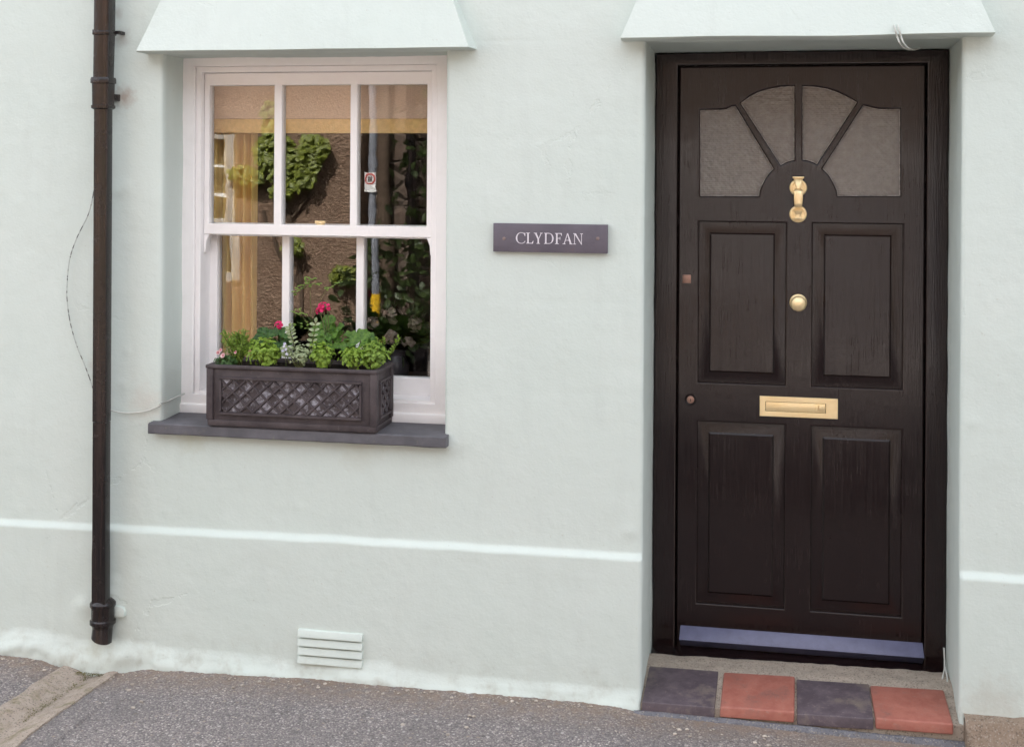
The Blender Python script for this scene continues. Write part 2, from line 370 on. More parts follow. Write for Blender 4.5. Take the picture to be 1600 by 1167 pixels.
JOINTS = [xz(1550, 55)[1], xz(1550, 215)[1], xz(1550, 375)[1]-.02, xz(1550, 640)[1], xz(850, 385)[1]-.19]
def wall_h(x, z):
    h = .0045*nz(x*1.3, z*1.3, 1)+.0022*nz(x*4, z*5, 2)+.0009*nz(x*14, z*16, 3)+.0004*nz(x*40, z*40, 4)
    zp = interp(PL, x)+.003*nz(x*7, 0, 5)
    h += .021*(1-sstep(zp-.021, zp+.002, z))
    zf = interp(FIL, x)+.007*nz(x*22, 3, 6)+.010*nz(x*8, 5, 6)+.004*nz(x*60, 3, 6)
    if z < zf+.03:
        t = max(0, min(1, (zf+.012-z)/.05)); h += .009*sstep(0, .14+.1*nz(x*6, 2, 77), t)*(.75+.6*nz(x*5, 7, 78))+.019*t*t+.013*t*nz(x*11, z*14, 7)+.006*t*nz(x*35, z*30, 8)
    for j in JOINTS:
        d = abs(z-j-.004*nz(x*3, j, 9))
        if d < .012: h -= .0011*(1-d/.012)*sstep(-.1, .25, nz(x*1.1, j*5, 10))
    for lx, lz, r, a in LUMPS:
        q = ((x-lx)**2+(z-lz)**2)/(r*r)
        if q < 6: h += a*math.exp(-q)*(1+.6*nz(x*60, z*60, 11))
    # rounded arrises at the openings
    for x0, x1, z0, z1 in ((WX0, WX1, WZ0, WZ1), (DX0, DX1, DZ0, DZ1)):
        if z0-.02 < z < z1+.02 and x0-.02 < x < x1+.02:
            d = max(x0-x, x-x1, z-z1, z0-z, 0)
            if d < .013: t = 1-d/.013; h -= .008*t*t+.003*t*nz(x*8, z*9, 12)
    return h
def edges_of(v, sgn): return [v, v+sgn*.004, v+sgn*.009, v+sgn*.014]
fx = edges_of(WX0, -1)+edges_of(WX1, 1)+edges_of(DX0, -1)+edges_of(DX1, 1)
fz = edges_of(WZ0, -1)+edges_of(WZ1, 1)+edges_of(DZ1, 1)+[.30, .305, .31, .315, .32, .325, .33, .335, .34, .345, .35, .355, .36]
XS = lines(-3.0, 1.0, .0125, fx, [-14+.5*i for i in range(22)]+[1.15+.5*i for i in range(22)])
ZS = lines(-.4, 2.36, .0125, fz, [2.5+.25*i for i in range(12)])
bm = bmesh.new(); V = {}
def inside(x, z):
    return (WX0 < x < WX1 and WZ0 < z < WZ1) or (DX0 < x < DX1 and z < DZ1)
def gv(i, j):
    if (i, j) not in V: V[i, j] = bm.verts.new((XS[i], -wall_h(XS[i], ZS[j]), ZS[j]))
    return V[i, j]
for i in range(len(XS)-1):
    for j in range(len(ZS)-1):
        if inside((XS[i]+XS[i+1])/2, (ZS[j]+ZS[j+1])/2): continue
        bm.faces.new([gv(i, j), gv(i+1, j), gv(i+1, j+1), gv(i, j+1)])
def reveal(keys, depth, inset):
    "run the opening's edge vertices back into the wall"
    prev = [V[k] for k in keys]
    for s_ in range(1, 13):
        y = depth*s_/12; cur = []
        for k in keys:
            x, z = XS[k[0]], ZS[k[1]]; ix, iz = inset(x, z)
            e = .0035*nz(x*5+3, y*9, z*6)+.001*nz(x*30, y*30, z*30)
            cur.append(bm.verts.new((x+ix*y/depth+(e if ix is not None and abs(x-WX0) < .01 or abs(x-DX0) < .01 or abs(x-DX1) < .01 else 0), y+.006 if s_ == 1 else y, z+iz*y/depth+(e if abs(z-WZ1) < .01 or abs(z-DZ1) < .01 else 0))))
        for a in range(len(keys)-1): bm.faces.new([prev[a], cur[a], cur[a+1], prev[a+1]])
        prev = cur
ix = {round(v, 5): i for i, v in enumerate(XS)}; iz = {round(v, 5): i for i, v in enumerate(ZS)}
wi0, wi1, wj0, wj1 = ix[round(WX0, 5)], ix[round(WX1, 5)], iz[round(WZ0, 5)], iz[round(WZ1, 5)]
di0, di1, dj1 = ix[round(DX0, 5)], ix[round(DX1, 5)], iz[round(DZ1, 5)]
reveal([(wi0, j) for j in range(wj0, wj1+1)]+[(i, wj1) for i in range(wi0+1, wi1+1)]+[(wi1, j) for j in range(wj1-1, wj0-1, -1)]+[(i, wj0) for i in range(wi1-1, wi0-1, -1)], .34, lambda x, z: (0, 0))
reveal([(di0, j) for j in range(0, dj1+1)]+[(i, dj1) for i in range(di0+1, di1+1)]+[(di1, j) for j in range(dj1-1, -1, -1)], .47, lambda x, z: (.014 if x > .5 else -.002, 0))
bmesh.ops.recalc_face_normals(bm, faces=bm.faces)
me = bpy.data.meshes.new('wall'); bm.to_mesh(me); bm.free(); link('wall', me, M['wall'], house, 50)

# hoods over window and door
def hood(px_l, px_r, zb, top_l, top_r, proj, label):
    xl, xr = px_l, px_r; H = .40; bm_ = MB(); n = 60; rows = 16
    G = []
    for r_ in range(rows+1):
        t = r_/rows; row = []
        for c in range(n+1):
            u = c/n; x = (xl+(top_l-xl)*t)*(1-u)+(xr+(top_r-xr)*t)*u
            y = -proj*(1-t)-.002+.006*nz(x*2.2, t*2, 21)*(1-t)+.0012*nz(x*16, t*12, 22); z = zb+.004*nz(x*2.5, 4, 23)*(1-t)+H*t
            row.append(bm_.bm.verts.new((x, y, z)))
        G.append(row)
    for r_ in range(rows):
        for c in range(n): bm_.bm.faces.new([G[r_][c], G[r_][c+1], G[r_+1][c+1], G[r_+1][c]])
    lip = [bm_.bm.verts.new((v.co.x, v.co.y+.006, v.co.z-.004)) for v in G[0]]
    back = [bm_.bm.verts.new((v.co.x, .03, v.co.z-.004)) for v in G[0]]
    for c in range(n):
        bm_.bm.faces.new([G[0][c+1], G[0][c], lip[c], lip[c+1]]); bm_.bm.faces.new([lip[c+1], lip[c], back[c], back[c+1]])
    for c in (0, n):
        col_ = [G[r_][c] for r_ in range(rows+1)]
        s1 = -.012 if c == 0 else .012
        bk = [bm_.bm.verts.new((v.co.x+s1*(1-i/rows), .03, v.co.z)) for i, v in enumerate(col_)]
        for r_ in range(rows): bm_.bm.faces.new([col_[r_], col_[r_+1], bk[r_+1], bk[r_]])
        bm_.bm.faces.new([col_[0], bk[0], back[c], lip[c]])
    o = bm_.build('drip_hood', M['wall'], house, bevel=0, smooth=40); tag(o, label)
hood(at(213, 84, -.095).x, at(732, 78, -.095).x, 2.058, at(213, 84, -.095).x+.155, at(732, 78, -.095).x-.155, .095, 'sloping rendered hood over the window')
hood(at(970, 66, -.095).x, at(1555, 53, -.095).x, 2.082, at(970, 66, -.095).x+.155, at(1555, 53, -.095).x-.155, .095, 'sloping rendered hood over the door')

# roof, eaves and a second storey band outside the frame
MB().hexa([(-14.2, -.45, 5.15), (12.2, -.45, 5.15), (12.2, 4.4, 8.2), (-14.2, 4.4, 8.2)], [(-14.2, -.45, 5.25), (12.2, -.45, 5.25), (12.2, 4.4, 8.3), (-14.2, 4.4, 8.3)]).build('roof', M['slate_roof'], house)
MB().box(-14, 12, 4.2, 4.39, -.3, 8.15).build('rear_wall', M['wall'], house)

# room behind the window
mb = MB(); x0, x1, y0, y1, z0, z1 = -3.6, -.55, .345, 3.7, -.12, 2.45
for f in (((x0, y1, z0), (x1, y1, z0), (x1, y1, z1), (x0, y1, z1)), ((x0, y0, z0), (x0, y1, z0), (x0, y1, z1), (x0, y0, z1)), ((x1, y0, z0), (x1, y1, z0), (x1, y1, z1), (x1, y0, z1)), ((x0, y0, z1), (x1, y0, z1), (x1, y1, z1), (x0, y1, z1)),
          ((x0, y0, z0), (WX0, y0, z0), (WX0, y0, z1), (x0, y0, z1)), ((WX1, y0, z0), (x1, y0, z0), (x1, y0, z1), (WX1, y0, z1)), ((WX0, y0, z0), (WX1, y0, z0), (WX1, y0, WZ0), (WX0, y0, WZ0)), ((WX0, y0, WZ1), (WX1, y0, WZ1), (WX1, y0, z1), (WX0, y0, z1))): mb.face(f)
mb.build('room_walls', M['room'], house)
mb = MB(); mb.box(x0, x1, y0, y1, z0-.03, z0); mb.build('room_floor', M['floorb'], house)

# ------------------------------------------------------------------ sash window
US, LS = .205, .268       # front faces of the upper (outer) and lower (inner) sash
ztop = WZ1+.012
def ring(o, i): return [o, i]
def rect(x0, x1, z0, z1): return [(x0, z0), (x1, z0), (x1, z1), (x0, z1)]
fl, fr_ = WX0-.010, WX1+.010
zi_top = at(500, 113, US).z
ux = [at(p, 240, US).x for p in (327, 428, 440, 547, 558, 667)]; uz0, uz1 = at(500, 352, US).z, at(500, 133, US).z
lx = [at(p, 480, LS).x for p in (339, 440, 452, 556, 568, 673)]; lz0, lz1 = at(640, 590, LS).z, at(500, 371, LS).z
il, ir = at(318, 300, US).x, at(676, 300, US).x
frame = plate('window', [rect(fl, fr_, .722, ztop), rect(il-.022, ir+.022, .79, zi_top+.022)], WY, .30, M['white'], house, .003)
tag(frame, 'white painted sliding sash window of six panes')
plate('frame_bead', [rect(il-.0215, ir+.0215, .78, zi_top+.0215), rect(il, ir, .80, zi_top)], WY+.012, .30, M['white'], frame, .004)
mb = MB(); mb.hexa([(fl+.002, WY-.012, .718), (fr_-.002, WY-.012, .718), (fr_-.002, .31, .718), (fl+.002, .31, .718)], [(fl+.002, WY-.010, .752), (fr_-.002, WY-.010, .752), (fr_-.002, .31, .80), (fl+.002, .31, .80)])
mb.build('frame_foot', M['white'], frame, bevel=.003)
# upper sash with horns
def sash(name, l, r, zb, zt, holes, yf, th):
    return plate(name, [rect(l, r, zb, zt)]+holes, yf, yf+th, M['white'], frame, .0035, 3)
uh = [rect(ux[0], ux[1], uz0, uz1), rect(ux[2], ux[3], uz0, uz1), rect(ux[4], ux[5], uz0, uz1)]
urb = at(500, 369, US).z
sash('upper_sash', il+.001, ir-.001, urb, zi_top-.001, uh, US, .045)
for sgn, e in ((1, il+.001), (-1, ir-.001)):
    wd = ux[0]-il; p = [(e, urb-.0005), (e+sgn*wd*.95, urb-.0005), (e+sgn*wd*.75, urb-.012), (e+sgn*wd*.45, urb-.03), (e+sgn*wd*.35, urb-.062), (e, urb-.075)]
    plate('sash_horn', [p], US+.001, US+.042, M['white'], frame, .003)
lh = [rect(lx[0], lx[1], lz0, lz1), rect(lx[2], lx[3], lz0, lz1), rect(lx[4], lx[5], lz0, lz1)]
sash('lower_sash', il-.01, ir+.012, lz0-.075, lz1+.05, lh, LS, .045)
for hs_, yy in ((uh, US+.022), (lh, LS+.022)):
    for h in hs_:
        MB().box(h[0][0]-.004, h[1][0]+.004, yy, yy+.004, h[0][1]-.004, h[2][1]+.004).build('pane', M['glass'], frame)
p = at(497, 349, US+.01)
mb = MB(); mb.lathe((p.x, US+.035, urb+.036), [(.018, 0), (.018, .006), (.010, .010), (.010, .014)], 16, 'z'); mb.box(p.x-.02, p.x+.02, US+.03, US+.04, urb+.045, urb+.055); mb.build('sash_latch', M['brass'], frame, bevel=.001)
# slate sill
mb = MB(); n = 40; sx0, sx1 = -2.205, -1.096
for i in range(n):
    a, b = sx0+(sx1-sx0)*i/n, sx0+(sx1-sx0)*(i+1)/n
sl_ = []
for i in range(n+1):
    x = sx0+(sx1-sx0)*i/n; yf = -.045+.003*nz(x*9, 0, 31); zt = .7175+.0015*nz(x*6, 1, 32); zb = .679+.002*nz(x*10, 2, 33)
    sl_.append([mb.bm.verts.new(q) for q in ((x, yf+.003, zb), (x, yf, zb+.004), (x, yf+.001, zt-.004), (x, yf+.006, zt), (x, .30, zt+.006), (x, .30, zb))])
for a, b in zip(sl_, sl_[1:]):
    for k in range(6): mb.bm.faces.new([a[k], b[k], b[(k+1) % 6], a[(k+1) % 6]])
mb.bm.faces.new(sl_[0]); mb.bm.faces.new(sl_[-1][::-1])
mb.build('sill', M['sill'], frame, smooth=30)

# ------------------------------------------------------------------ door
LY = .428                     # face of the leaf
fo = [xz(1025, 82, DY), xz(1485, 77, DY), xz(1472, 1064, DY), xz(1021, 1028, DY)]
LX0, LX1 = at(1058, 550, LY).x, at(1445, 550, LY).x; LZT = at(1250, 102, LY).z; LZB = -.128
def wob(poly, amp, n=24, seed=0):
    out = []
    for (a, b), (c, d) in zip(poly, poly[1:]+poly[:1]):
        for i in range(n):
            t = i/n; x, z = a+(c-a)*t, b+(d-b)*t
            out.append((x+amp*nz(x*6+seed, z*9), z+amp*nz(x*9, z*6+seed+5)))
    return out
plate('door_frame', [wob(rect(DX0+.001, DX1+.011, -.17, DZ1-.003), .004), rect(LX0-.002, LX1+.002, -.20+.075, LZT+.002)], DY, DY+.09, M['black'], house, .004)
MB().box(DX0+.002, DX1+.010, LY+.06, LY+.075, -.15, DZ1-.004).build('door_light_backing', M['black'], house)  # black sheet added behind the leaf to stop light leaking through its gaps
# threshold timber
mb = MB(); mb.hexa([(DX0+.002, .315, -.152), (DX1+.008, .315, -.152), (DX1+.008, DY+.1, -.152), (DX0+.002, DY+.1, -.152)], [(DX0+.002, .32, -.122), (DX1+.008, .32, -.122), (DX1+.008, DY+.1, -.098), (DX0+.002, DY+.1, -.098)])
mb.build('threshold', M['black'], house, bevel=.006, jitter=.002)
g = lambda pts: [xz(x, y, LY) for x, y in pts]
L1 = g([(1094, 307), (1094, 172), (1125, 172), (1135, 170.5), (1143, 167), (1149, 166), (1209, 264.5), (1203, 270), (1197, 278), (1191, 289), (1187, 298), (1186, 307)])
L2 = g([(1157, 161.5), (1173, 150), (1186, 144), (1200, 139.5), (1220, 136), (1241.5, 134.5), (1241.5, 250.5), (1235, 251.5), (1228, 254), (1220, 258.5)])
L3 = g([(1254, 134.5), (1275, 136), (1293, 139), (1308, 144), (1322, 150.5), (1339.5, 160), (1276.5, 257), (1269, 253), (1262, 251), (1254, 250)])
L4 = g([(1349, 165), (1356, 166.5), (1364, 169), (1377, 171), (1407, 170.5), (1407, 306.5), (1308.5, 306.5), (1307.5, 298), (1303, 288), (1297, 277), (1291, 269.5), (1285, 264)])
pz = [at(1250, p, LY).z for p in (349, 603, 665, 953)]
px_ = [at(p, 550, LY).x for p in (1091, 1227, 1269, 1410)]
PAN = [(px_[0], px_[1], pz[1], pz[0]), (px_[2], px_[3], pz[1], pz[0]), (px_[0], px_[1], pz[3], pz[2]), (px_[2], px_[3], pz[3], pz[2])]
door = plate('door', [rect(LX0+.002, LX1-.002, LZB, LZT-.002), L1, L2, L3, L4]+[rect(*p) for p in PAN], LY, LY+.045, M['black'], house, .006, 3)
tag(door, 'glossy black panelled front door with fan glazing')
for p in PAN:
    a, b, c, d = p; mb = MB()
    y1_, y2_, y3_ = LY+.016, LY+.0085, LY+.0035; bw = .039
    def rr(i): return [(a-.01+i+ (.01 if i else 0), c-.01+i+(.01 if i else 0)), (b+.01-i-(.01 if i else 0), c-.01+i+(.01 if i else 0)), (b+.01-i-(.01 if i else 0), d+.01-i-(.01 if i else 0)), (a-.01+i+(.01 if i else 0), d+.01-i-(.01 if i else 0))]
    R0, R1, R2, R3 = rr(0), rr(.004), rr(bw), rr(bw+.006)
    rings = []
    for rg, yy in ((R0, y1_), (R1, y1_), (R2, y2_), (R2, y2_-.0003), (R3, y3_)):
        rings.append([mb.bm.verts.new((x, yy, z)) for x, z in rg])
    for q, s_ in zip(rings, rings[1:]):
        for k in range(4): mb.bm.faces.new([q[k], q[(k+1) % 4], s_[(k+1) % 4], s_[k]])
    mb.bm.faces.new(rings[-1])
    bk = [mb.bm.verts.new((x, LY+.03, z)) for x, z in R0]
    for k in range(4): mb.bm.faces.new([bk[k], bk[(k+1) % 4], rings[0][(k+1) % 4], rings[0][k]])
    mb.bm.faces.new(bk[::-1])
    mb.build('panel', M['black'], door, smooth=20)
def grow(poly, d):
    cx = sum(p[0] for p in poly)/len(poly); cz = sum(p[1] for p in poly)/len(poly)
    out = []
    n = len(poly); area = sum(poly[i][0]*poly[(i+1) % n][1]-poly[(i+1) % n][0]*poly[i][1] for i in range(n)); sg = 1 if area > 0 else -1
    for i in range(n):
        p0, p1, p2 = Vector(poly[i-1]), Vector(poly[i]), Vector(poly[(i+1) % n])
        e1, e2 = (p1-p0).normalized(), (p2-p1).normalized()
        n1, n2 = Vector((e1.y, -e1.x))*sg, Vector((e2.y, -e2.x))*sg
        nn = (n1+n2).normalized(); k = d/max(.4, nn.dot(n1)); out.append((p1.x+nn.x*k, p1.y+nn.y*k))
    return out
for Lp in (L1, L2, L3, L4):
    plate('pane', [grow(Lp, .004)], LY+.018, LY+.024, M['obscure'], door, .0005)
    plate('putty_line', [grow(Lp, .002), grow(Lp, -.0022)], LY+.0155, LY+.0178, M['putty'], door, .0003)
# weatherboard
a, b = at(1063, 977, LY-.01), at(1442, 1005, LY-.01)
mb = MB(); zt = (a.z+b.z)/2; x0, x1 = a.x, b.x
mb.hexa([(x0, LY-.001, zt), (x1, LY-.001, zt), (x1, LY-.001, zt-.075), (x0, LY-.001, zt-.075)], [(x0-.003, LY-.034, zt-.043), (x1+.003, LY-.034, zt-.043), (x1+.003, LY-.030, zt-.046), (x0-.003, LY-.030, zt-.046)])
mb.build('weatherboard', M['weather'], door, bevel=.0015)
# knocker
kc, kb = at(1247.5, 293.5, LY), at(1247, 334.7, LY); kx = kb.x; mb = MB()
for c in (kc, kb): mb.lathe((kx, LY-.0005, c.z), [(.0315, 0), (.0315, .003), (.029, .006), (.024, .007), (.020, .0055), (.012, .007), (.006, .0075)], 40)
def bar(secs):   # (z, half width, y back, y front)
    prev = None
    for z, hw, yb, yf in secs:
        cur = [mb.bm.verts.new(q) for q in ((kx-hw, yb, z), (kx+hw, yb, z), (kx+hw*.94, yf+.002, z), (kx+hw*.5, yf, z), (kx-hw*.5, yf, z), (kx-hw*.94, yf+.002, z))]
        if prev:
            for k in range(6): mb.bm.faces.new([prev[k], prev[(k+1) % 6], cur[(k+1) % 6], cur[k]])
        else: mb.bm.faces.new(cur)
        prev = cur
    mb.bm.faces.new(prev[::-1])
ky = LY-.007
bar([(kc.z+.040, .021, ky, ky-.026), (kc.z+.0335, .021, ky, ky-.026)])
bar([(kc.z+.033, .017, ky, ky-.022), (kc.z+.014, .0115, ky, ky-.030), (kc.z-.004, .008, ky-.004, ky-.034)])
bar([(kc.z-.005, .0125, ky-.010, ky-.038), (kc.z-.012, .0165, ky-.012, ky-.042), (kc.z-.035, .0165, ky-.013, ky-.044), (kc.z-.058, .015, ky-.010, ky-.043), (kc.z-.070, .013, ky-.006, ky-.036)])
bar([(kb.z+.014, .017, ky, ky-.026), (kb.z-.001, .0095, ky, ky-.020), (kb.z-.012, .011, ky, ky-.020), (kb.z-.014, .0165, ky, ky-.020), (kb.z-.020, .0165, ky, ky-.018)])
mb.build('door_knocker', M['brass'], door, bevel=.0012, smooth=30)
k = at(1247.5, 474, LY-.03); mb = MB()
mb.lathe((k.x, LY-.0005, k.z), [(.031, 0), (.031, .004), (.028, .007), (.014, .009), (.012, .024), (.020, .029), (.0265, .035), (.0285, .043), (.027, .050), (.023, .0545), (.0215, .055), (.016, .060), (.008, .0625), (.002, .063)], 48)
mb.build('door_knob', M['brass'], door, smooth=40)
a, b = at(1187, 618, LY), at(1309, 654.5, LY)
lp = plate('letter_plate', [rect(a.x, b.x, b.z, a.z), rect(at(1200, 0, LY).x, at(1294, 0, LY).x, b.z+.0185, a.z-.0195)], LY-.0075, LY-.0002, M['brass'], door, .0018, 3)
x0, x1, z0, z1 = at(1200.6, 0, LY).x, at(1293.5, 0, LY).x, b.z+.0195, a.z-.0205
mb = MB(); mb.box(x0, x1, LY-.0055, LY-.0003, z0, z1); mb.box(x1-.024, x1-.006, LY-.019, LY-.0056, z0+.012, z1-.003); mb.box(x1-.034, x1-.0245, LY-.010, LY-.0056, z0+.004, z1-.003)
mb.build('letter_flap', M['brass'], door, bevel=.0013)
# locks
k = at(1073, 436, LY); mb = MB(); mb.box(k.x-.0155, k.x+.0155, LY-.004, LY-.0002, k.z-.0155, k.z+.0155); mb.build('lock_plate', M['lockm'], door, bevel=.004)
k = at(1079, 624, LY); mb = MB(); mb.lathe((k.x, LY-.0002, k.z), [(.0205, 0), (.0205, .004), (.0175, .007), (.0155, .0055), (.015, .003)], 32); mb.build('lock_surround', M['black'], door)
mb = MB(); mb.lathe((k.x, LY-.003, k.z), [(.0135, 0), (.0135, .004), (.011, .0052)], 24); mb.build('lock_cylinder', M['lockm'], door)
mb = MB(); mb.box(k.x-.0012, k.x+.0012, LY-.0086, LY-.0079, k.z-.006, k.z+.004); mb.build('keyhole', M['dark'], door)

# ------------------------------------------------------------------ louvred vent
a, b = at(467, 980, -.02), at(567, 1040, -.02); x0, x1, zt, zb = a.x, b.x, at(517, 981, -.02).z, at(517, 1039, -.02).z
wy = -.024
vent = MB().box(x0-.002, x1+.002, wy+.012, .02, zb, zt).build('air_vent', M['wall'], house, bevel=.002)
ph = (zt-zb)/4.25
for i in range(4):
    z1_ = zt-.008-ph*i; mb = MB()
    mb.hexa([(x0, wy+.013, z1_), (x1, wy+.013, z1_), (x1, wy-.001, z1_-ph*.86), (x0, wy-.001, z1_-ph*.86)], [(x0, wy-.005, z1_-.003), (x1, wy-.005, z1_-.003), (x1, wy-.013, z1_-ph*.84), (x0, wy-.013, z1_-ph*.84)])
    mb.build('vent_slat', M['wall'], vent, bevel=.001, jitter=.0006)

# ------------------------------------------------------------------ plaque
a, b = at(771, 348.5, -.018), at(949, 397, -.018); py_ = -.020; x0, x1, z0, z1 = a.x, b.x, b.z+.001, a.z-.001
pl = thing('house_name_plaque', 'dark slate house name plate reading CLYDFAN on the pale wall', 'sign', ((x0+x1)/2, py_, z0))
MB().box(x0, x1, py_, -.0005, z0, z1).build('slate', M['plaque'], pl, bevel=.0012)
T, N_, S = .135, .055, .045     # thick, thin, serif heights in cap heights
def box_(x0, x1, z0, z1): return [(x0, z0), (x1, z0), (x1, z1), (x0, z1)]
def serif(xc, wd, z, up): return [(xc-wd/2, z), (xc+wd/2, z), (xc+wd/2, z+up*S*.55), (xc+wd*.22, z+up*S*1.5), (xc-wd*.22, z+up*S*1.5), (xc-wd/2, z+up*S*.55)]
def arc(cx, cz, rx, rz, a0, a1, tf, n=22):
    qs = []
    for i in range(n):
        def pt(t):
            a_ = R(a0+(a1-a0)*t); w_ = tf(a_)
            o = (cx+rx*math.cos(a_), cz+rz*math.sin(a_)); q = (cx+(rx-w_)*math.cos(a_), cz+(rz-N_*.9)*math.sin(a_)); return o, q
        (o1, i1), (o2, i2) = pt(i/n), pt((i+1)/n); qs.append([o1, o2, i2, i1])
    return qs
GL = {
 'C': (.88, arc(.5, .5, .5, .52, 48, 312, lambda a_: N_+(T-N_)*abs(math.cos(a_))**1.5)+[[(.80, .98), (.86, .98), (.86, .68), (.83, .68), (.76, .83)], [(.78, .14), (.88, .18), (.86, .24), (.78, .2)]]),
 'L': (.66, [box_(.12, .12+T, 0, 1), serif(.19, .36, 1, -1), serif(.19, .36, 0, 1), box_(.2, .64, 0, N_), [(.52, N_), (.64, 0), (.68, .26), (.645, .26)]]),
 'Y': (.84, [[(.10, 1), (.26, 1), (.50, .46), (.50, .36), (.38, .42)], [(.72, 1), (.78, 1), (.52, .44), (.44, .44)], box_(.38, .38+T, 0, .45), serif(.445, .36, 0, 1), serif(.17, .32, 1, -1), serif(.75, .26, 1, -1)]),
 'D': (.90, [box_(.12, .12+T, 0, 1), serif(.19, .34, 1, -1), serif(.19, .34, 0, 1), box_(.2, .46, 0, N_), box_(.2, .46, 1-N_, 1)]+arc(.44, .5, .46, .5, -90, 90, lambda a_: N_+(T-N_)*abs(math.cos(a_))**1.5)),
 'F': (.66, [box_(.12, .12+T, 0, 1), serif(.19, .36, 1, -1), serif(.19, .36, 0, 1), box_(.2, .62, 1-N_, 1), [(.52, 1-N_), (.62, 1), (.65, .76), (.615, .76)], box_(.2, .48, .5, .5+N_), box_(.46, .5, .4, .66)]),
 'A': (.92, [[(.12, 0), (.18, 0), (.46, .90), (.44, 1), (.42, .98)], [(.42, 1), (.50, 1), (.84, 0), (.68, 0)], box_(.25, .62, .33, .33+N_), serif(.15, .28, 0, 1), serif(.77, .32, 0, 1)]),
 'N': (.92, [box_(.12, .12+N_, 0, 1), box_(.78, .78+N_, 0, 1), [(.10, 1), (.27, 1), (.835, .02), (.835, -.03), (.80, -.03), (.13, .96)], serif(.15, .28, 0, 1), serif(.81, .28, 1, -1), serif(.12, .2, 1, -1)])}
cap = abs(at(860, 364, py_).z-at(860, 381, py_).z); mb = MB(); zb = at(858, 381.3, py_).z; q_ = 0
for ch, a, b in (('C', 806, 821), ('L', 822, 833.5), ('Y', 834, 848), ('D', 850, 865), ('F', 867, 878), ('A', 879, 895), ('N', 895.5, 911)):
    xa, xb = at(a, 373, py_).x, at(b, 373, py_).x; wd, polys = GL[ch]
    lo = min(p[0] for po in polys for p in po); hi = max(p[0] for po in polys for p in po)
    for po in polys:
        q_ += 1; mb.prism([(xa+(p[0]-lo)/(hi-lo)*(xb-xa), zb+p[1]*cap) for p in po], py_-.0006-.00001*q_, py_+.001)
mb.build('lettering', M['letter'], pl, smooth=0)
for px in (787.5, 934):
    c = at(px, 373, py_); MB().lathe((c.x, py_-.0001, c.z), [(.006, 0), (.006, .0012), (.0035, .0022)], 16).build('screw', M['screw'], pl)

# ------------------------------------------------------------------ downpipe
pipe = thing('downpipe', 'brownish black square iron downpipe running down the left of the wall', 'drainpipe', (-2.38, -.06, -.05))
def sqpipe(mb, zs, cx, yb, yf, hw):
    "rounded square section between heights"
    sec = []
    for sx, sy in ((1, 1), (-1, 1), (-1, -1), (1, -1)):
        for k in range(4):
            a_ = {(1, 1): 0, (-1, 1): 90, (-1, -1): 180, (1, -1): 270}[sx, sy]+30*k
            sec.append((sx*(1-.2)+.2*math.cos(R(a_)), sy*(1-.2)+.2*math.sin(R(a_))))
    prev = None
    for z, dx, g_ in zs:
        yc, hy = (yb+yf)/2, (yb-yf)/2
        cur = [mb.bm.verts.new((cx+dx+a_*(hw+g_), yc+b_*(hy+g_), z)) for a_, b_ in sec]
        if prev:
            for k in range(16): mb.bm.faces.new([prev[k], prev[(k+1) % 16], cur[(k+1) % 16], cur[k]])
        else: mb.bm.faces.new(cur[::-1])
        prev = cur
    mb.bm.faces.new(prev)
pcx, pyb, pyf = at(156, 300, -.088).x, -.046, -.088; hw = (at(166.8, 300, -.088).x-at(145.3, 300, -.088).x)/2
pz_ = lambda py: at(158, py, -.09).z
zt_, zs_ = pz_(122), pz_(650)
dxl = at(152.6, 1000, -.088).x-pcx
mb = MB(); sqpipe(mb, [(5.0, .006, .004), (2.4, .004, .004), (pz_(50), .003, .004), (pz_(126), .0, .003)], pcx, pyb, pyf, hw); mb.build('upper_pipe', M['pipe'], pipe, smooth=50)
mb = MB(); sqpipe(mb, [(pz_(170), .0, 0), (pz_(400), dxl*.3, 0), (pz_(660), dxl*.6, 0)], pcx, pyb, pyf, hw); mb.build('middle_pipe', M['pipe'], pipe, smooth=50)
mb = MB(); sqpipe(mb, [(pz_(661), dxl*.6, -.0008), (pz_(700), dxl*.6, -.0008), (pz_(848), dxl*.8, -.001), (pz_(868), dxl*.8, 0), (pz_(955), dxl*.95, 0)], pcx, pyb, pyf, hw); mb.build('lower_pipe', M['pipe'], pipe, smooth=50)
mb = MB(); sqpipe(mb, [(pz_(121), 0, .008), (pz_(124), 0, .010), (pz_(130), 0, .010), (pz_(131), 0, .006), (pz_(164), 0, .005), (pz_(165), 0, .008), (pz_(169), 0, .008), (pz_(171), 0, .002)], pcx, pyb, pyf, hw); mb.build('pipe_socket', M['pipe'], pipe, smooth=30)
mb = MB(); sqpipe(mb, [(pz_(48), .003, .0055), (pz_(49), .003, .008), (pz_(54), .003, .008), (pz_(55), .003, .0055)], pcx, pyb, pyf, hw); c = at(142, 51, -.06)
mb.box(pcx-hw-.017, pcx-hw-.006, -.07, -.055, c.z-.009, c.z+.009); mb.box(pcx+hw+.006, pcx+hw+.022, -.045, .0, c.z-.006, c.z+.006); mb.build('pipe_clip', M['pipe'], pipe, bevel=.001)
c = at(181, 153, -.03); mb = MB(); mb.box(c.x-.04, c.x+.004, -.05, .003, c.z-.013, c.z+.012); mb.build('pipe_bracket', M['pipe'], pipe, bevel=.003, jitter=.002)
scx = pcx+dxl; cy_ = -.052; mb = MB(); z0_ = pz_(987)
def z_(py): return pz_(py)
mb.lathe((scx, cy_, 0), [(.030, z_(940)), (.041, z_(944)), (.046, z_(947)), (.046, z_(951)), (.041, z_(955)), (.041, z_(972)), (.046, z_(974)), (.046, z_(979)), (.040, z_(981)), (.037, z_(985))], 32, 'z')
mb.build('pipe_collar', M['pipe'], pipe, smooth=30)
n = 28; mb = MB(); ra = []
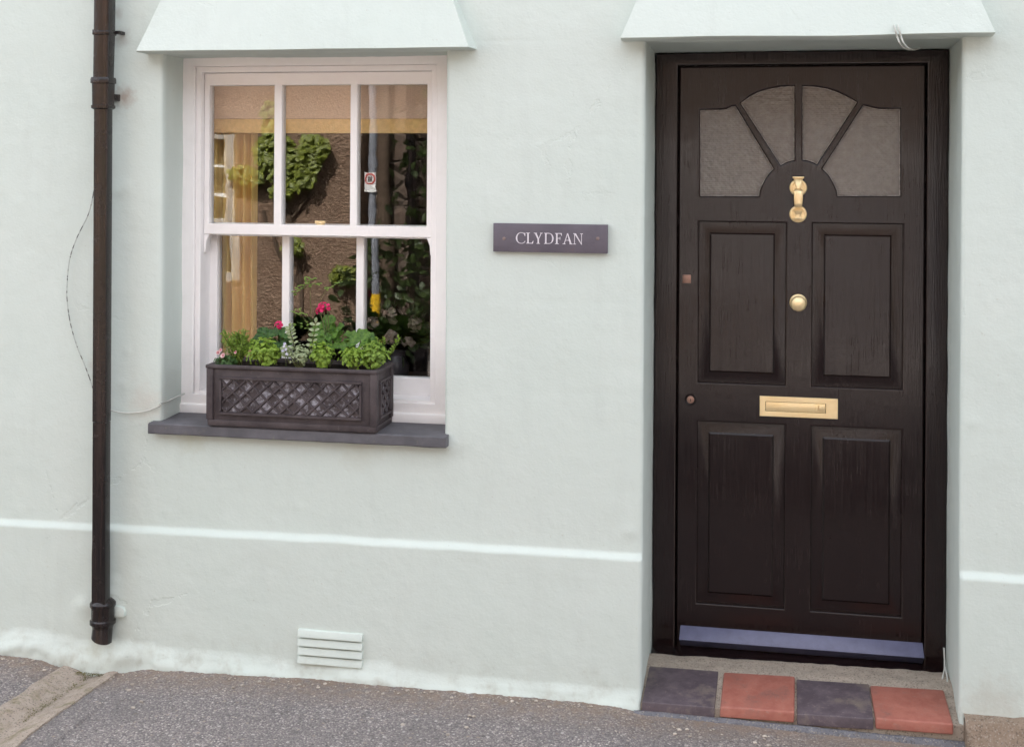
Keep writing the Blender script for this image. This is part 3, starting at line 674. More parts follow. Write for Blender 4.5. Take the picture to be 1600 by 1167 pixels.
for r_, kk in ((.036, 0), (.036, 1), (.029, 1), (.028, 0)):
    rg = []
    for i in range(n):
        a_ = 2*math.pi*i/n; x, y = scx+r_*math.cos(a_), cy_+r_*math.sin(a_)
        zb_ = z_(1003)-.016*math.cos(a_-.6)*.9-.012*max(0, -math.sin(a_))
        rg.append(mb.bm.verts.new((x, y-.008*kk, z_(984)-.001 if kk == 0 else zb_)))
    ra.append(rg)
for q, s_ in ((ra[0], ra[1]), (ra[1], ra[2]), (ra[2], ra[3])):
    for i in range(n): mb.bm.faces.new([q[i], q[(i+1) % n], s_[(i+1) % n], s_[i]])
mb.build('pipe_shoe', M['pipe'], pipe, smooth=40)
c = at(188, 956, -.04); mb = MB()
for i in range(1): mb.prism([(c.x-.05, c.z+.018), (c.x-.005, c.z+.018), (c.x+.008, c.z+.012), (c.x+.014, c.z), (c.x+.012, c.z-.016), (c.x+.004, c.z-.022), (c.x-.05, c.z-.022)], -.036, -.010)
tag(mb.build('fixing_lug', M['wall'], pipe, bevel=.003), 'fixing lug painted over in the wall colour')

# ------------------------------------------------------------------ cables
def spline(pts, n=10):
    P = [Vector(p) for p in pts]; P = [P[0]*2-P[1]]+P+[P[-1]*2-P[-2]]; out = []
    for i in range(1, len(P)-2):
        for k in range(n):
            t = k/n; a_, b_, c_, d_ = P[i-1:i+3]
            out.append(.5*((2*b_)+(c_-a_)*t+(2*a_-5*b_+4*c_-d_)*t*t+(3*b_-a_-3*c_+d_)*t**3))
    out.append(P[-2]); return out
def cable(name, label, pts, r, mat, par=None):
    o = MB().tube(spline(pts), r, 8).build(name, mat, par, smooth=60)
    if not par: tag(o, label, 'cable')
    return o
cable('hanging_cable', 'thin black and white flaked cable bowing out left of the downpipe', [at(*p, -.012) for p in ((150, 270), (146, 302), (138, 335), (120, 372), (109, 405), (105, 440), (105, 470), (110, 505), (120, 540), (133, 572), (143, 600), (150, 625))], .0018, M['cable'])
cable('slack_cable', 'pale painted cable running from the downpipe to the window sill', [at(172, 641, -.02), at(195, 645, -.012), (*at(225, 643, -.012),), at(250, 634, -.012), (at(253, 630).x-.003, -.010, at(253, 630).z), at(259, 628, .03), at(272, 622, .09), at(288, 615, .15)], .003, M['pale_cable'])
cb = thing('aerial_cable', 'double loop of pale cable tucked under the hood above the door', 'cable', at(1408, 60, -.1))
for o_ in (0, 6): cable('cable_strand', '', [at(1397+o_, 40, -.095), at(1399+o_, 48, -.112), at(1402+o_, 58, -.104), at(1406+o_, 68, -.10), at(1412+o_, 75, -.05), at(1422+o_, 78, .1), at(1434+o_*.5, 76, .25)], .0032, M['pale_cable'], cb)
cb = thing('clipped_cable', 'white cable and clip at the foot of the right door reveal', 'cable', at(1476, 1080, .30))
cable('cable_strand', '', [at(1475, 1012, .385), at(1476, 1040, .33), at(1473, 1058, .28), at(1470, 1072, .235), at(1477, 1078, .22)], .003, M['pale_cable'], cb)
cable('cable_strand', '', [at(1476, 1040, .33), at(1480, 1058, .27), at(1480, 1076, .22)], .003, M['pale_cable'], cb)
c = at(1480, 1079, .22); MB().box(c.x-.02, c.x+.012, c.y-.012, c.y+.012, c.z-.010, c.z+.012).build('cable_clip', M['white'], cb, bevel=.004)

# ------------------------------------------------------------------ door step
step = thing('door_step', 'door step of alternating red and dark quarry tiles bedded in mortar', 'step', (.1, .15, -.2))
zf0, zf1 = at(1003, 1094, -.03).z, at(1490, 1129, -.03).z
def stepz(x, y):
    t = (x-DX0)/(DX1-DX0); zf = zf0+(zf1-zf0)*t; return zf+(y+.03)/.23*.034
mb = MB(); nx, ny = 70, 26; G = []
for i in range(nx+1):
    x = DX0-.012+(DX1-DX0+.024)*i/nx; row = []
    for j in range(ny+1):
        y = -.028+.36*j/ny; z = stepz(x, min(y, .22))-.010+.004*nz(x*20, y*20, 41)+.0015*nz(x*70, y*70, 42)
        row.append(mb.bm.verts.new((x, y, z)))
    row.insert(0, mb.bm.verts.new((x, -.030+.003*nz(x*20, 3, 40), -.24)))
    G.append(row)
for i in range(nx):
    for j in range(len(G[0])-1): mb.bm.faces.new([G[i][j], G[i+1][j], G[i+1][j+1], G[i][j+1]])
mb.build('mortar_bed', M['mortar'], step, smooth=60)
ex = [at(p, 1097+(p-1003)*.07, -.03).x for p in (1003, 1116.5, 1125, 1241, 1245.5, 1364, 1367.5, 1489)]
for i, (kind, lab) in enumerate((('tile_dark', 'purplish black quarry tile'), ('tile_red', 'red quarry tile'), ('tile_dark', 'purplish black quarry tile'), ('tile_red', 'red quarry tile'))):
    a, b = ex[2*i], ex[2*i+1]; mb = MB(); dz = (.0, .004, -.001, .001)[i]; yb_ = .195-.01*i; sk = (.008, .012, .004, -.006)[i]
    hh = .036 if i in (0, 2) else .036
    A = [(a, -.04, stepz(a, -.03)+dz), (b, -.04, stepz(b, -.03)+dz), (b+sk*.5, yb_, stepz(b, yb_)+dz), (a+sk*.5, yb_, stepz(a, yb_)+dz)]
    mb.hexa(A, [(x, y-(.003 if y < 0 else 0), z-hh) for x, y, z in A])
    tag(mb.build('tile', M[kind], step, bevel=.0035 if i % 2 == 0 else .006, seg=3, jitter=.003), lab)
mb = MB(); rings = []
for i in range(61):
    x = DX0-.02+(DX1+.02-DX0+.015)*i/60; z = -.186-.012*i/60+.004*nz(x*5, 1, 44)+.002*nz(x*25, 1, 45); y = -.045+.004*nz(x*6, 2, 46); r_ = .020
    rings.append([mb.bm.verts.new((x, y-r_*math.cos(R(a_)), z+r_*math.sin(R(a_)))) for a_ in range(-60, 121, 20)])
for q, s_ in zip(rings, rings[1:]):
    for k in range(len(q)-1): mb.bm.faces.new([q[k], s_[k], s_[k+1], q[k+1]])
mb.build('step_nosing', M['nosing'], step, smooth=60)

# ------------------------------------------------------------------ ground
GLN = [(-6, -.165), (-2.83, -.163), (-2.62, -.172), (-2.52, -.197), (-2.30, -.195), (-2.20, -.172), (-1.8, -.160), (-1.27, -.158), (-.5, -.158), (-.42, -.172), (.6, -.192), (2, -.197), (6, -.2)]
chx0, chx1 = -2.535, -2.315
def ground_z(x, y):
    z = interp(GLN, x)+.02*min(0, y)
    z += .004*nz(x*2.5, y*3, 51)
    if chx0-.1 < x < chx1+.1:
        t = min(1, max(0, (-y-.05)/.4)); flat = -.168+.02*min(0, y); z = z*(1-t)+flat*t
        z -= .045*sstep(chx0+.016, chx0+.05, x)*(1-sstep(chx1-.05, chx1-.016, x))
    return z
gx = lines(-2.98, 1.0, .0065, (), [-40, -20, -10, -7, -5, -4, -3.4, -3.1, 1.1, 1.4, 2, 3, 5, 8, 14, 40])
gy = lines(-.44, .03, .0065, (), [-1.75, -1.3, -.9, -.6, -.5])
bm = bmesh.new(); G = []
for x in gx:
    row = []
    for y in gy:
        d = 0
        if -3 < x < 1.05 and y > -.46:
            p = Vector((x*95, y*95, 0)); dd, _ = noise.voronoi(p); d = .0034*(1-min(1, dd[0]*1.5))*(.4+.6*abs(noise.cell(_[0])))+.0015*nz(x*60, y*60, 53)
        row.append(bm.verts.new((x, y, ground_z(x, y)+d)))
    G.append(row)
for i in range(len(gx)-1):
    for j in range(len(gy)-1): bm.faces.new([G[i][j], G[i+1][j], G[i+1][j+1], G[i][j+1]])
me = bpy.data.meshes.new('pavement'); bm.to_mesh(me); bm.free(); tag(link('pavement', me, M['asphalt'], None, 60), kind='structure')
# concrete rainwater channel
mb = MB(); G = []
for i in range(36):
    y = .0-1.75*i/35 if i > 25 else -.02*i; y = .01-.02*i if i < 26 else -.49-(i-25)*.126; row = []
    for j in range(15):
        u = j/14; x = chx0+(chx1-chx0)*u; edge = ground_z(chx0-.02, y)*(1-u)+ground_z(chx1+.02, y)*u
        v = 1-abs(u-.5)*2; z = edge+.0055-.028*sstep(.1, 1, v)+.003*nz(x*18, y*18, 55)
        row.append(mb.bm.verts.new((x+.012*nz(y*7, u*3, 56)+.005*nz(y*30, u*3, 50), y, z)))
    row.insert(0, mb.bm.verts.new((row[0].co.x-.004, y, row[0].co.z-.05))); row.append(mb.bm.verts.new((row[-1].co.x+.004, y, row[-1].co.z-.05)))
    G.append(row)
for i in range(35):
    for j in range(16): mb.bm.faces.new([G[i][j], G[i+1][j], G[i+1][j+1], G[i][j+1]])
tag(mb.build('drain_channel', M['channel'], None, smooth=50), kind='structure')
# moss along the channel and at its head, one countless mat
mb = MB()
for i in range(900):
    if i < 500: y = -random.random()*.5; x = (chx0+chx1)/2+random.gauss(0, .012); zz = ground_z(chx0-.02, y)-.022+abs(x-(chx0+chx1)/2)*.3
    else: y = -.055-abs(random.gauss(0, .012)); x = random.uniform(chx0+.03, chx1-.0); zz = ground_z(chx0-.02, y)-.012
    r_ = random.uniform(.001, .0032); a_ = random.random()*6.28
    mb.face([(x+r_*math.cos(a_+k*2.1), y+r_*math.sin(a_+k*2.1), zz+random.uniform(.0005, .004)) for k in range(3)])
tag(mb.build('moss', simple('moss_mat', (.11, .10, .03), .9, .1, .4), None, smooth=0), 'brown green moss in the drain channel', 'moss', kind='stuff')
# rough concrete haunch to the right of the step
mb = MB(); G = []
for i in range(60):
    x = DX1+.012+1.3*i/59; row = []
    for j in range(20):
        v = j/19; y = .0-.115*v; zt = -.092+.004*nz(x*5, 1, 57); zb = ground_z(x, -.115)+.001
        z = zt-.018*v+(zb-zt+.018)*sstep(.45, 1, v)+.005*nz(x*24, y*24, 58)+.003*nz(x*60, y*60, 59)
        row.append(mb.bm.verts.new((x, y+.008*nz(x*9, v*4, 60), z)))
    G.append(row)
for i in range(59):
    for j in range(19): mb.bm.faces.new([G[i][j], G[i+1][j], G[i+1][j+1], G[i][j+1]])
mb.bm.faces.new(G[0]+[mb.bm.verts.new((DX1+.012, 0, -.24)), ][:0]) if False else None
mb.face([(DX1+.0125, .0, -.10), (DX1+.0125, -.09, -.13), (DX1+.0125, -.115, -.21), (DX1+.0125, .0, -.21)])
tag(mb.build('concrete_haunch', M['haunch'], None, smooth=60), kind='structure')
# loose grit and pebbles along the foot of the wall
mb = MB()
for i in range(800):
    x = random.uniform(-2.9, .9); y = -.055-abs(random.gauss(0, .05)) if random.random() < .7 else random.uniform(-.4, -.06)
    if DX0-.03 < x < DX1+.8: y -= .06
    if chx0 < x < chx1: continue
    r_ = random.choice((.0012, .0018, .0025, .0035)) if random.random() < .93 else .007
    c = Vector((x, y, ground_z(x, y)+.003)); t = bmesh.ops.create_icosphere(mb.bm, subdivisions=1, radius=r_)
    for v in t['verts']: v.co = Vector((v.co.x*random.uniform(.8, 1.5), v.co.y*random.uniform(.7, 1.2), v.co.z*.6))+c
tag(mb.build('grit', simple('pale_grit', (.42, .37, .32), .9, .2, .5, 30), None, smooth=0), 'pale loose grit lying on the asphalt', 'grit', kind='stuff')
# kerb, road and the far side of the street
tag(MB().box(-40, 40, -1.90, -1.752, -.5, -.195).build('kerb', concrete('granite_kerb', (.34, .29, .25), (.42, .37, .32)), None, bevel=.015), kind='structure')
tag(MB().box(-40, 40, -6.3, -1.902, -.6, -.315).build('road', simple('road_asphalt', (.075, .07, .072), .9, .2, .3, 8, .004, 200), None), kind='structure')
OY = -7.6
tag(MB().box(-40, 40, -14, -6.302, -.6, -.20).build('far_pavement', simple('far_paving', (.17, .15, .14), .9, .2, .25, 4), None), kind='structure')

# ------------------------------------------------------------------ window box
bx0, bx1 = at(324, 620, -.05).x, at(588, 630, -.05).x; pyf_, pyb_ = -.052, .150; pz0, pz1 = .7195, at(455, 574, -.05).z
wb = thing('window_box', 'dark lead look window box with diamond lattice panels on the slate sill', 'planter', ((bx0+bx1)/2, .05, pz0))
Wd, Hh = bx1-bx0, pz1-pz0; th = .016; tp = .006   # slight taper to the foot
mb = MB()
def wall_(a, b, c, d): mb.hexa(a, b)
o_b = [(bx0+tp, pyf_+tp), (bx1-tp, pyf_+tp), (bx1-tp, pyb_-tp), (bx0+tp, pyb_-tp)]; o_t = [(bx0+.004, pyf_+.004), (bx1-.004, pyf_+.004), (bx1-.004, pyb_-.004), (bx0+.004, pyb_-.004)]
vb = [mb.bm.verts.new((x, y, pz0)) for x, y in o_b]; vt = [mb.bm.verts.new((x, y, pz1-.002)) for x, y in o_t]
it = [mb.bm.verts.new((x+(th if x < (bx0+bx1)/2 else -th), y+(th if y < .05 else -th), pz1-.002)) for x, y in o_t]; ib = [mb.bm.verts.new((v.co.x, v.co.y, pz0+.05)) for v in it]
for k in range(4):
    n_ = (k+1) % 4; mb.bm.faces.new([vb[k], vb[n_], vt[n_], vt[k]]); mb.bm.faces.new([vt[k], vt[n_], it[n_], it[k]]); mb.bm.faces.new([it[k], it[n_], ib[n_], ib[k]])
mb.bm.faces.new(vb[::-1]); mb.bm.faces.new(ib)
mb.build('box_body', M['planter'], wb, bevel=.002)
# rim and corner borders standing proud
mb = MB(); e = .0055
for (xa, xb, ya, yb2) in ((bx0-e, bx1+e, pyf_-e, pyf_+.014), (bx0-e, bx1+e, pyb_-.014, pyb_+e), (bx0-e, bx0+.014, pyf_+.0141, pyb_-.0141), (bx1-.014, bx1+e, pyf_+.0141, pyb_-.0141)):
    mb.box(xa, xb, ya, yb2, pz1-.014, pz1)
mb.build('rim', M['planter'], wb, bevel=.004, seg=3, jitter=.0012)
mb = MB()
for xa, xb in ((bx0-.003, bx0+.022), (bx1-.022, bx1+.003)):
    mb.box(xa, xb, pyf_-.003, pyf_+.022, pz0+.0235, pz1-.0142); mb.box(xa, xb, pyb_-.022, pyb_+.003, pz0+.0235, pz1-.0142)
mb.hexa([(bx0, pyf_-.001, pz0+.0232), (bx1, pyf_-.001, pz0+.0232), (bx1, pyb_, pz0+.0232), (bx0, pyb_, pz0+.0232)], [(bx0+.002, pyf_+.001, pz0+.0005), (bx1-.002, pyf_+.001, pz0+.0005), (bx1-.002, pyb_-.002, pz0+.0005), (bx0+.002, pyb_-.002, pz0+.0005)])
mb.build('border', M['planter'], wb, bevel=.003, jitter=.0012)
def lattice(u0, u1, z0, z1, pitch, mp, name='lattice_panel'):
    "mp(u, z, d): point on the face, d out of the face; framed lattice with a bloomed ground"
    fr2 = MB(); f = .011
    for a_, b_, c_, d_ in ((u0, u1, z1-f, z1), (u0, u1, z0, z0+f), (u0, u0+f, z0+f+.0002, z1-f-.0002), (u1-f, u1, z0+f+.0002, z1-f-.0002)):
        fr2.hexa([mp(a_, c_, 0), mp(b_, c_, 0), mp(b_, d_, 0), mp(a_, d_, 0)], [mp(a_+.002, c_+.002, .011), mp(b_-.002, c_+.002, .011), mp(b_-.002, d_-.002, .011), mp(a_+.002, d_-.002, .011)])
    iu0, iu1, iz0, iz1 = u0+f, u1-f, z0+f, z1-f; kz = .92
    for sg in (1, -1):
        k_ = -30
        while k_ < 60:
            # line: z - iz0 = sg*kz*(u - uc)
            uc = iu0+k_*pitch+pitch*.3; t0, t1 = -10, 10
            pts = []
            za, zb2 = iz0, iz1
            ua, ub = (uc, uc+(iz1-iz0)/kz) if sg > 0 else (uc, uc-(iz1-iz0)/kz)
            p0, p1 = Vector((ua, za)), Vector((ub, zb2)); d = p1-p0; lo, hi = 0, 1
            if d.x > 0: lo, hi = max(lo, (iu0-p0.x)/d.x), min(hi, (iu1-p0.x)/d.x)
            else: lo, hi = max(lo, (iu1-p0.x)/d.x), min(hi, (iu0-p0.x)/d.x)
            if hi-lo > .03:
                a_, b_ = p0+d*lo, p0+d*hi; nn = Vector((-d.y, d.x)).normalized(); w_ = .0056; dd = .0085 if sg > 0 else .0081
                fr2.hexa([mp(*(a_-nn*w_), .0), mp(*(b_-nn*w_), .0), mp(*(b_+nn*w_), .0), mp(*(a_+nn*w_), .0)], [mp(*(a_-nn*w_*.35), dd), mp(*(b_-nn*w_*.35), dd), mp(*(b_+nn*w_*.35), dd), mp(*(a_+nn*w_*.35), dd)])
            k_ += 1
    o = fr2.build(name, M['planter'], wb, bevel=0, smooth=30, jitter=.0007)
    g_ = MB(); nu, nz2 = 40, 12; GG = []
    for i in range(nu+1):
        GG.append([g_.bm.verts.new(mp(iu0+(iu1-iu0)*i/nu, iz0+(iz1-iz0)*j/nz2, .0012+.0008*nz(i*.9, j*.9, 61))) for j in range(nz2+1)])
    for i in range(nu):
        for j in range(nz2): g_.bm.faces.new([GG[i][j], GG[i+1][j], GG[i+1][j+1], GG[i][j+1]])
    g_.build('lattice_ground', M['bloom'], o)
ff = lambda u, z, d: (u, pyf_+.0048-d, z)
lattice(at(343, 600, -.05).x, at(566, 620, -.05).x, at(455, 652.5, -.05).z, at(455, 592, -.05).z, .0505, ff)
fs = lambda u, z, d: (bx1-.0048+d, u, z)
lattice(pyf_+.038, pyb_-.034, at(455, 652.5, -.05).z, at(455, 592, -.05).z, .0505, fs)
MB().box(bx0+th+.005, bx1-th-.005, pyf_+th+.005, pyb_-th-.005, pz0+.052, pz1-.012).build('soil', M['soil'], wb, jitter=.004)

# ------------------------------------------------------------------ plants
SOIL = pz1-.013
rnd = random.Random(11)
def rv(): return Vector((rnd.gauss(0, 1), rnd.gauss(0, 1), rnd.gauss(0, 1))).normalized()
def basis(n_):
    n_ = n_.normalized(); u = n_.cross(Vector((0, 0, 1)));
    if u.length < .05: u = Vector((1, 0, 0))
    u.normalize(); return u, n_.cross(u), n_
def round_leaf(mb, c, n_, r, lobes=7, cup=.25, ruff=.12):
    u, v, n_ = basis(n_); a0 = rnd.random()*6.28; N2 = lobes*4; c0 = mb.bm.verts.new(c-n_*r*cup*.6); rings = []
    for fr3 in (.5, 1.0):
        rg = []
        for k in range(N2):
            a_ = a0+k/N2*5.9; sc = 1+(.13*abs(math.sin(lobes*.5*k/N2*6.28))-.1)*(fr3 == 1)
            h = cup*r*(fr3**2-.6)+ruff*r*fr3*math.sin(a_*lobes*.9)
            rg.append(mb.bm.verts.new(c+(u*math.cos(a_)+v*math.sin(a_))*r*fr3*sc+n_*h))
        rings.append(rg)
    for k in range(N2-1):
        mb.bm.faces.new([c0, rings[0][k], rings[0][k+1]]); mb.bm.faces.new([rings[0][k], rings[1][k], rings[1][k+1], rings[0][k+1]])
def oval_leaf(mb, base, d, n_, L, W, bend=.2):
    d = d.normalized(); s_ = d.cross(n_)
    if s_.length < .05: s_ = d.cross(Vector((1, .3, .2)))
    s_.normalize(); n_ = s_.cross(d); P = []
    for t, w_ in ((0, .1), (.3, .85), (.6, 1), (.85, .6), (1, .05)):
        m_ = base+d*L*t-n_*bend*L*t*t; P.append((m_-s_*W*w_*.5+n_*W*.12*w_, m_, m_+s_*W*w_*.5+n_*W*.12*w_))
    Q = [[mb.bm.verts.new(q) for q in p] for p in P]
    for a_, b_ in zip(Q, Q[1:]):
        mb.bm.faces.new([a_[0], a_[1], b_[1], b_[0]]); mb.bm.faces.new([a_[1], a_[2], b_[2], b_[1]])
def petal_flower(mb, c, n_, r, np_=5):
    u, v, n_ = basis(n_); a0 = rnd.random()*6
    for k in range(np_):
        a_ = a0+k*6.283/np_; d = u*math.cos(a_)+v*math.sin(a_)+n_*.35; oval_leaf(mb, c, d, n_, r, r*.95, .15)
def plant(name, label, cat='plant', px=0, y=.05):
    p = at(px, 575, y); return thing(name, label, cat, (p.x, y, SOIL), 'plants growing in the window box')
def sub(o, name, mb, mat): return mb.build(name, mat, o, smooth=60)
def P3(px, py, y): return at(px, py, y)
def clump(root, px, py, y, rx, rz, n, size, mat, trefoil=True):
    c = at(px, py, y); mb = MB()
    for _ in range(int(n*1.9)):
        d = rv(); k = rnd.random()**.55*rnd.uniform(.8, 1.15); p = c+Vector((d.x*rx, d.y*rx*.75, d.z*rz))*k
        if p.y > .15: p.y = .15-rnd.random()*.03
        nn = (d+Vector((0, -.35, .8))).normalized(); u, v, _n = basis(nn); a_ = rnd.random()*6.28
        for q in ((-.9, 0, .9) if trefoil else (0,)):
            dd = u*math.cos(a_+q)+v*math.sin(a_+q)+nn*rnd.uniform(-.1, .3); s_ = size*rnd.uniform(.4, .95); oval_leaf(mb, p, dd, nn, s_, s_*.62, .25)
    sub(root, 'foliage', mb, mat)
    mb = MB()
    for _ in range(max(4, n//14)):
        q = c+Vector((rnd.uniform(-1, 1)*rx*.7, rnd.uniform(-1, .8)*rx*.5, rnd.uniform(-.2, .7)*rz)); b_ = Vector((c.x+rnd.uniform(-.2, .2)*rx, c.y, SOIL-.002)); mb.tube(spline([b_, (b_+q)/2+Vector((rnd.uniform(-.01, .01), 0, 0)), q], 4), .0012, 5)
    sub(root, 'stem', mb, M['stem'])
def feather(root, px, py_t, y, spread, n, L, mat):
    b_ = Vector((at(px, 575, y).x, y, SOIL)); H = at(px, py_t, y).z-SOIL; mb = MB(); ms = MB()
    for i in range(n):
        t = b_+Vector((rnd.gauss(0, spread*.5), rnd.gauss(0, spread*.35), H*rnd.uniform(.55, 1.0))); pts = spline([b_+Vector((rnd.uniform(-.01, .01), 0, 0)), (b_+t)/2+Vector((0, 0, .01)), t], 6); ms.tube(pts, .0010, 5)
        for p in pts[3:]:
            for _ in range(4): oval_leaf(mb, p, rv()*1.0+Vector((0, -.1, .5)), rv(), L*rnd.uniform(.6, 1.2), L*.26, .2)
    sub(root, 'foliage', mb, mat); sub(root, 'stem', ms, M['stem'])
def geranium(root, leaves, base_px, y0, flowers, mat=None, big=.024):
    mb = MB(); ms = MB(); b_ = Vector((at(base_px, 575, y0).x, y0, SOIL))
    for px, py, y, r, ny in leaves:
        c = at(px, py, y); nn = Vector((rnd.uniform(-.4, .4), ny, rnd.uniform(.5, .9))); round_leaf(mb, c, nn, r)
        ms.tube(spline([b_+Vector((rnd.uniform(-.02, .02), rnd.uniform(-.02, .02), 0)), (b_+c)/2+Vector((0, .01, .01)), c-nn.normalized()*.003], 5), .0017, 6)
    sub(root, 'foliage', mb, mat or M['ger'])
    for px, py, y, r, n in flowers:
        c = at(px, py, y); fm = MB()
        for _ in range(n):
            d = rv(); d.y -= .6; d.normalize(); petal_flower(fm, c+Vector((d.x*r*1.1, d.y*r*.7, d.z*r*.85)), d+Vector((0, -.5, .15)), r*.62)
        sub(root, 'flower', fm, M['cerise']); ms.tube(spline([b_, (b_+c)/2+Vector((.006, 0, .012)), c-Vector((0, -.004, r*.5))], 6), .0018, 6)
        for _ in range(5): oval_leaf(ms, c-Vector((0, 0, r*.6)), Vector((rnd.uniform(-1, 1), rnd.uniform(-1, 1), .4)), Vector((0, 0, 1)), .012, .005)
    sub(root, 'stem', ms, M['stem'])

r_ = plant('daisy_plant', 'low plant with three pale pink daisies at the left end of the window box', px=350, y=-.015)
clump(r_, 354, 563, -.012, .045, .026, 130, .013, M['deep'])
for px, py, rr_ in ((348.5, 555.5, .0105), (341, 551, .0085), (345, 547, .007), (368, 550.5, .007)):
    fm = MB(); c = at(px, py, -.035); petal_flower(fm, c, Vector((rnd.uniform(-.3, .3), -1, .5)), rr_, 9); o = sub(r_, 'flower', fm, M['pink'])
    e_ = MB(); e_.lathe((c.x, c.y-.002, c.z+.001), [(.0024, 0), (.0022, .0015), (.001, .0024)], 8); sub(o, 'flower_centre', e_, M['cerise'])
r_ = plant('feathery_plant', 'bright green feathery plant beside the pink daisies in the window box', px=372, y=.0)
feather(r_, 372, 518, .0, .062, 46, .016, M['feath'])
r_ = plant('parsley_plant', 'bright curly leaved clump under the small left geranium flower', px=411, y=-.01)
clump(r_, 411, 549, -.016, .066, .050, 200, .019, M['pars'])
r_ = plant('geranium', 'left geranium with one small cerise flower and dark round leaves', px=425, y=.06)
geranium(r_, [(404, 532, .06, .030, -.8), (418, 522, .07, .028, -.5), (430, 520, .06, .026, -.6), (445, 520, .05, .024, -.7), (438, 534, .05, .028, -.9), (425, 538, .06, .026, -.8), (450, 535, .06, .024, -.6), (412, 520, .10, .026, -.5)], 425, .06, [(436, 508, .05, .0125, 8)], M['ger_dark'])
r_ = plant('silver_plant', 'pale silver variegated plant in the middle of the window box', px=470, y=-.015)
clump(r_, 470, 553, -.022, .058, .040, 130, .017, M['vari'], False)
mb = MB(); ms = MB()
for pts in ([(463, 566), (460, 540), (455, 523), (453, 512)], [(474, 566), (485, 545), (490, 525), (493, 504)], [(452, 568), (448, 555), (446, 546)]):
    q = spline([at(px, py, -.02) for px, py in pts], 5); ms.tube(q, .0016, 6)
    for i, p in enumerate(q[4::2]):
        for sg in (-1, 1): oval_leaf(mb, p, Vector((sg, rnd.uniform(-.6, .1), .45)), Vector((0, -.7, .7)), .021, .014, .15)
    oval_leaf(mb, q[-1], Vector((.2, -.2, 1)), Vector((0, -1, .2)), .020, .013, .1)
sub(r_, 'upright_leaves', mb, M['vari']); sub(r_, 'upright_stems', ms, M['stem'])
r_ = plant('lobelia_sprig', 'tiny sprig of pale lilac flowers left of the silver plant', px=446, y=-.03)
fm = MB(); ms = MB()
for px, py in ((444, 541), (447, 546), (442, 548), (448, 553), (445, 537)):
    petal_flower(fm, at(px, py, -.035), Vector((0, -1, .3)), .006, 5)
ms.tube([at(447, 572, -.03), at(446, 552, -.034), at(445, 537, -.034)], .001, 5)
sub(r_, 'flower', fm, M['lilac']); sub(r_, 'stem', ms, M['stem'])
r_ = plant('columbine', 'tall wispy plant with fine light green leaflets above the cerise flower', px=484, y=.09)
ms = MB(); mb = MB()
def spray(c_list, y, size):
    for px, py in c_list:
        c = at(px, py, y+rnd.uniform(-.01, .01))
        for _ in range(3): oval_leaf(mb, c, Vector((rnd.uniform(-1, 1), rnd.uniform(-.8, .2), rnd.uniform(-.25, .35))), Vector((rnd.uniform(-.2, .2), -.5, 1)), size*rnd.uniform(.8, 1.2), size*.55, .15)
for pts in ([(485, 565), (486, 510), (485, 470), (484, 448), (480, 438)], [(484, 448), (470, 452), (458, 459)], [(484, 444), (494, 443), (500, 442)], [(485, 500), (478, 492), (466, 484)], [(487, 505), (500, 470), (512, 452), (528, 443)], [(488, 560), (481, 510), (473, 495)]):
    ms.tube(spline([at(px, py, .085) for px, py in pts], 6), .0011, 5)
spray([(480, 433), (488, 436), (478, 440), (471, 446), (484, 441), (494, 443), (499, 443), (468, 452), (462, 456), (475, 451), (458, 460), (482, 447), (490, 438)], .08, .017)
spray([(466, 484), (458, 486), (472, 488), (476, 491), (462, 489)], .08, .014)
spray([(528, 443), (521, 446), (514, 449), (532, 442), (510, 452)], .08, .013)
spray([(478, 503), (468, 505), (474, 510), (484, 506), (489, 512), (463, 508), (480, 513)], .07, .015)
sub(r_, 'foliage', mb, M['wisp']); sub(r_, 'stem', ms, M['stem'])
r_ = plant('geranium', 'tallest geranium with a large cerise flower head at the middle of the window box', px=508, y=.06)
geranium(r_, [(510, 508, .07, .034, -.7), (525, 512, .08, .030, -.5), (498, 516, .05, .026, -.8), (518, 522, .05, .030, -.9), (507, 530, .04, .028, -.8), (495, 535, .06, .026, -.8), (530, 526, .07, .028, -.6), (520, 538, .04, .026, -.9), (514, 500, .09, .026, -.4), (540, 540, .05, .024, -.8)], 512, .06, [(500, 486, .045, .012, 7), (505, 479, .05, .014, 8), (511, 480, .048, .011, 6)])
r_ = plant('parsley_plant', 'small bright curly clump right of the silver plant', px=501, y=-.03)
clump(r_, 502, 553, -.028, .042, .050, 150, .018, M['pars'])
r_ = plant('geranium', 'flowerless right geranium with one broad round leaf', px=555, y=.05)
geranium(r_, [(563, 531, .045, .046, -.75), (548, 526, .08, .030, -.5), (580, 538, .06, .030, -.7), (545, 545, .06, .026, -.8), (575, 528, .09, .028, -.5), (592, 545, .05, .022, -.7)], 553, .05, [])
r_ = plant('creeping_plant', 'fine bright green spreading clump at the right front of the window box', px=565, y=-.01)
clump(r_, 552, 557, -.024, .055, .038, 150, .015, M['pars']); clump(r_, 582, 553, .0, .060, .046, 190, .016, M['feath'])
r_ = plant('trailing_sprig', 'thin leafy sprigs leaning out over the right end of the window box', px=592, y=.04)
ms = MB(); mb = MB()
for pts in ([(582, 570), (592, 552), (597, 540), (600, 530)], [(580, 572), (600, 560), (612, 548), (620, 538), (622, 528)], [(588, 566), (590, 545), (591, 528)], [(585, 570), (605, 556), (613, 551)]):
    q = spline([at(px, py, .03) for px, py in pts], 6); ms.tube(q, .0012, 5)
    for p in q[5:]:
        for _ in range(2): oval_leaf(mb, p, Vector((rnd.uniform(-1, 1), rnd.uniform(-.8, .3), rnd.uniform(.1, .9))), rv(), .013, .006, .15)
sub(r_, 'foliage', mb, M['feath']); sub(r_, 'stem', ms, M['stem'])

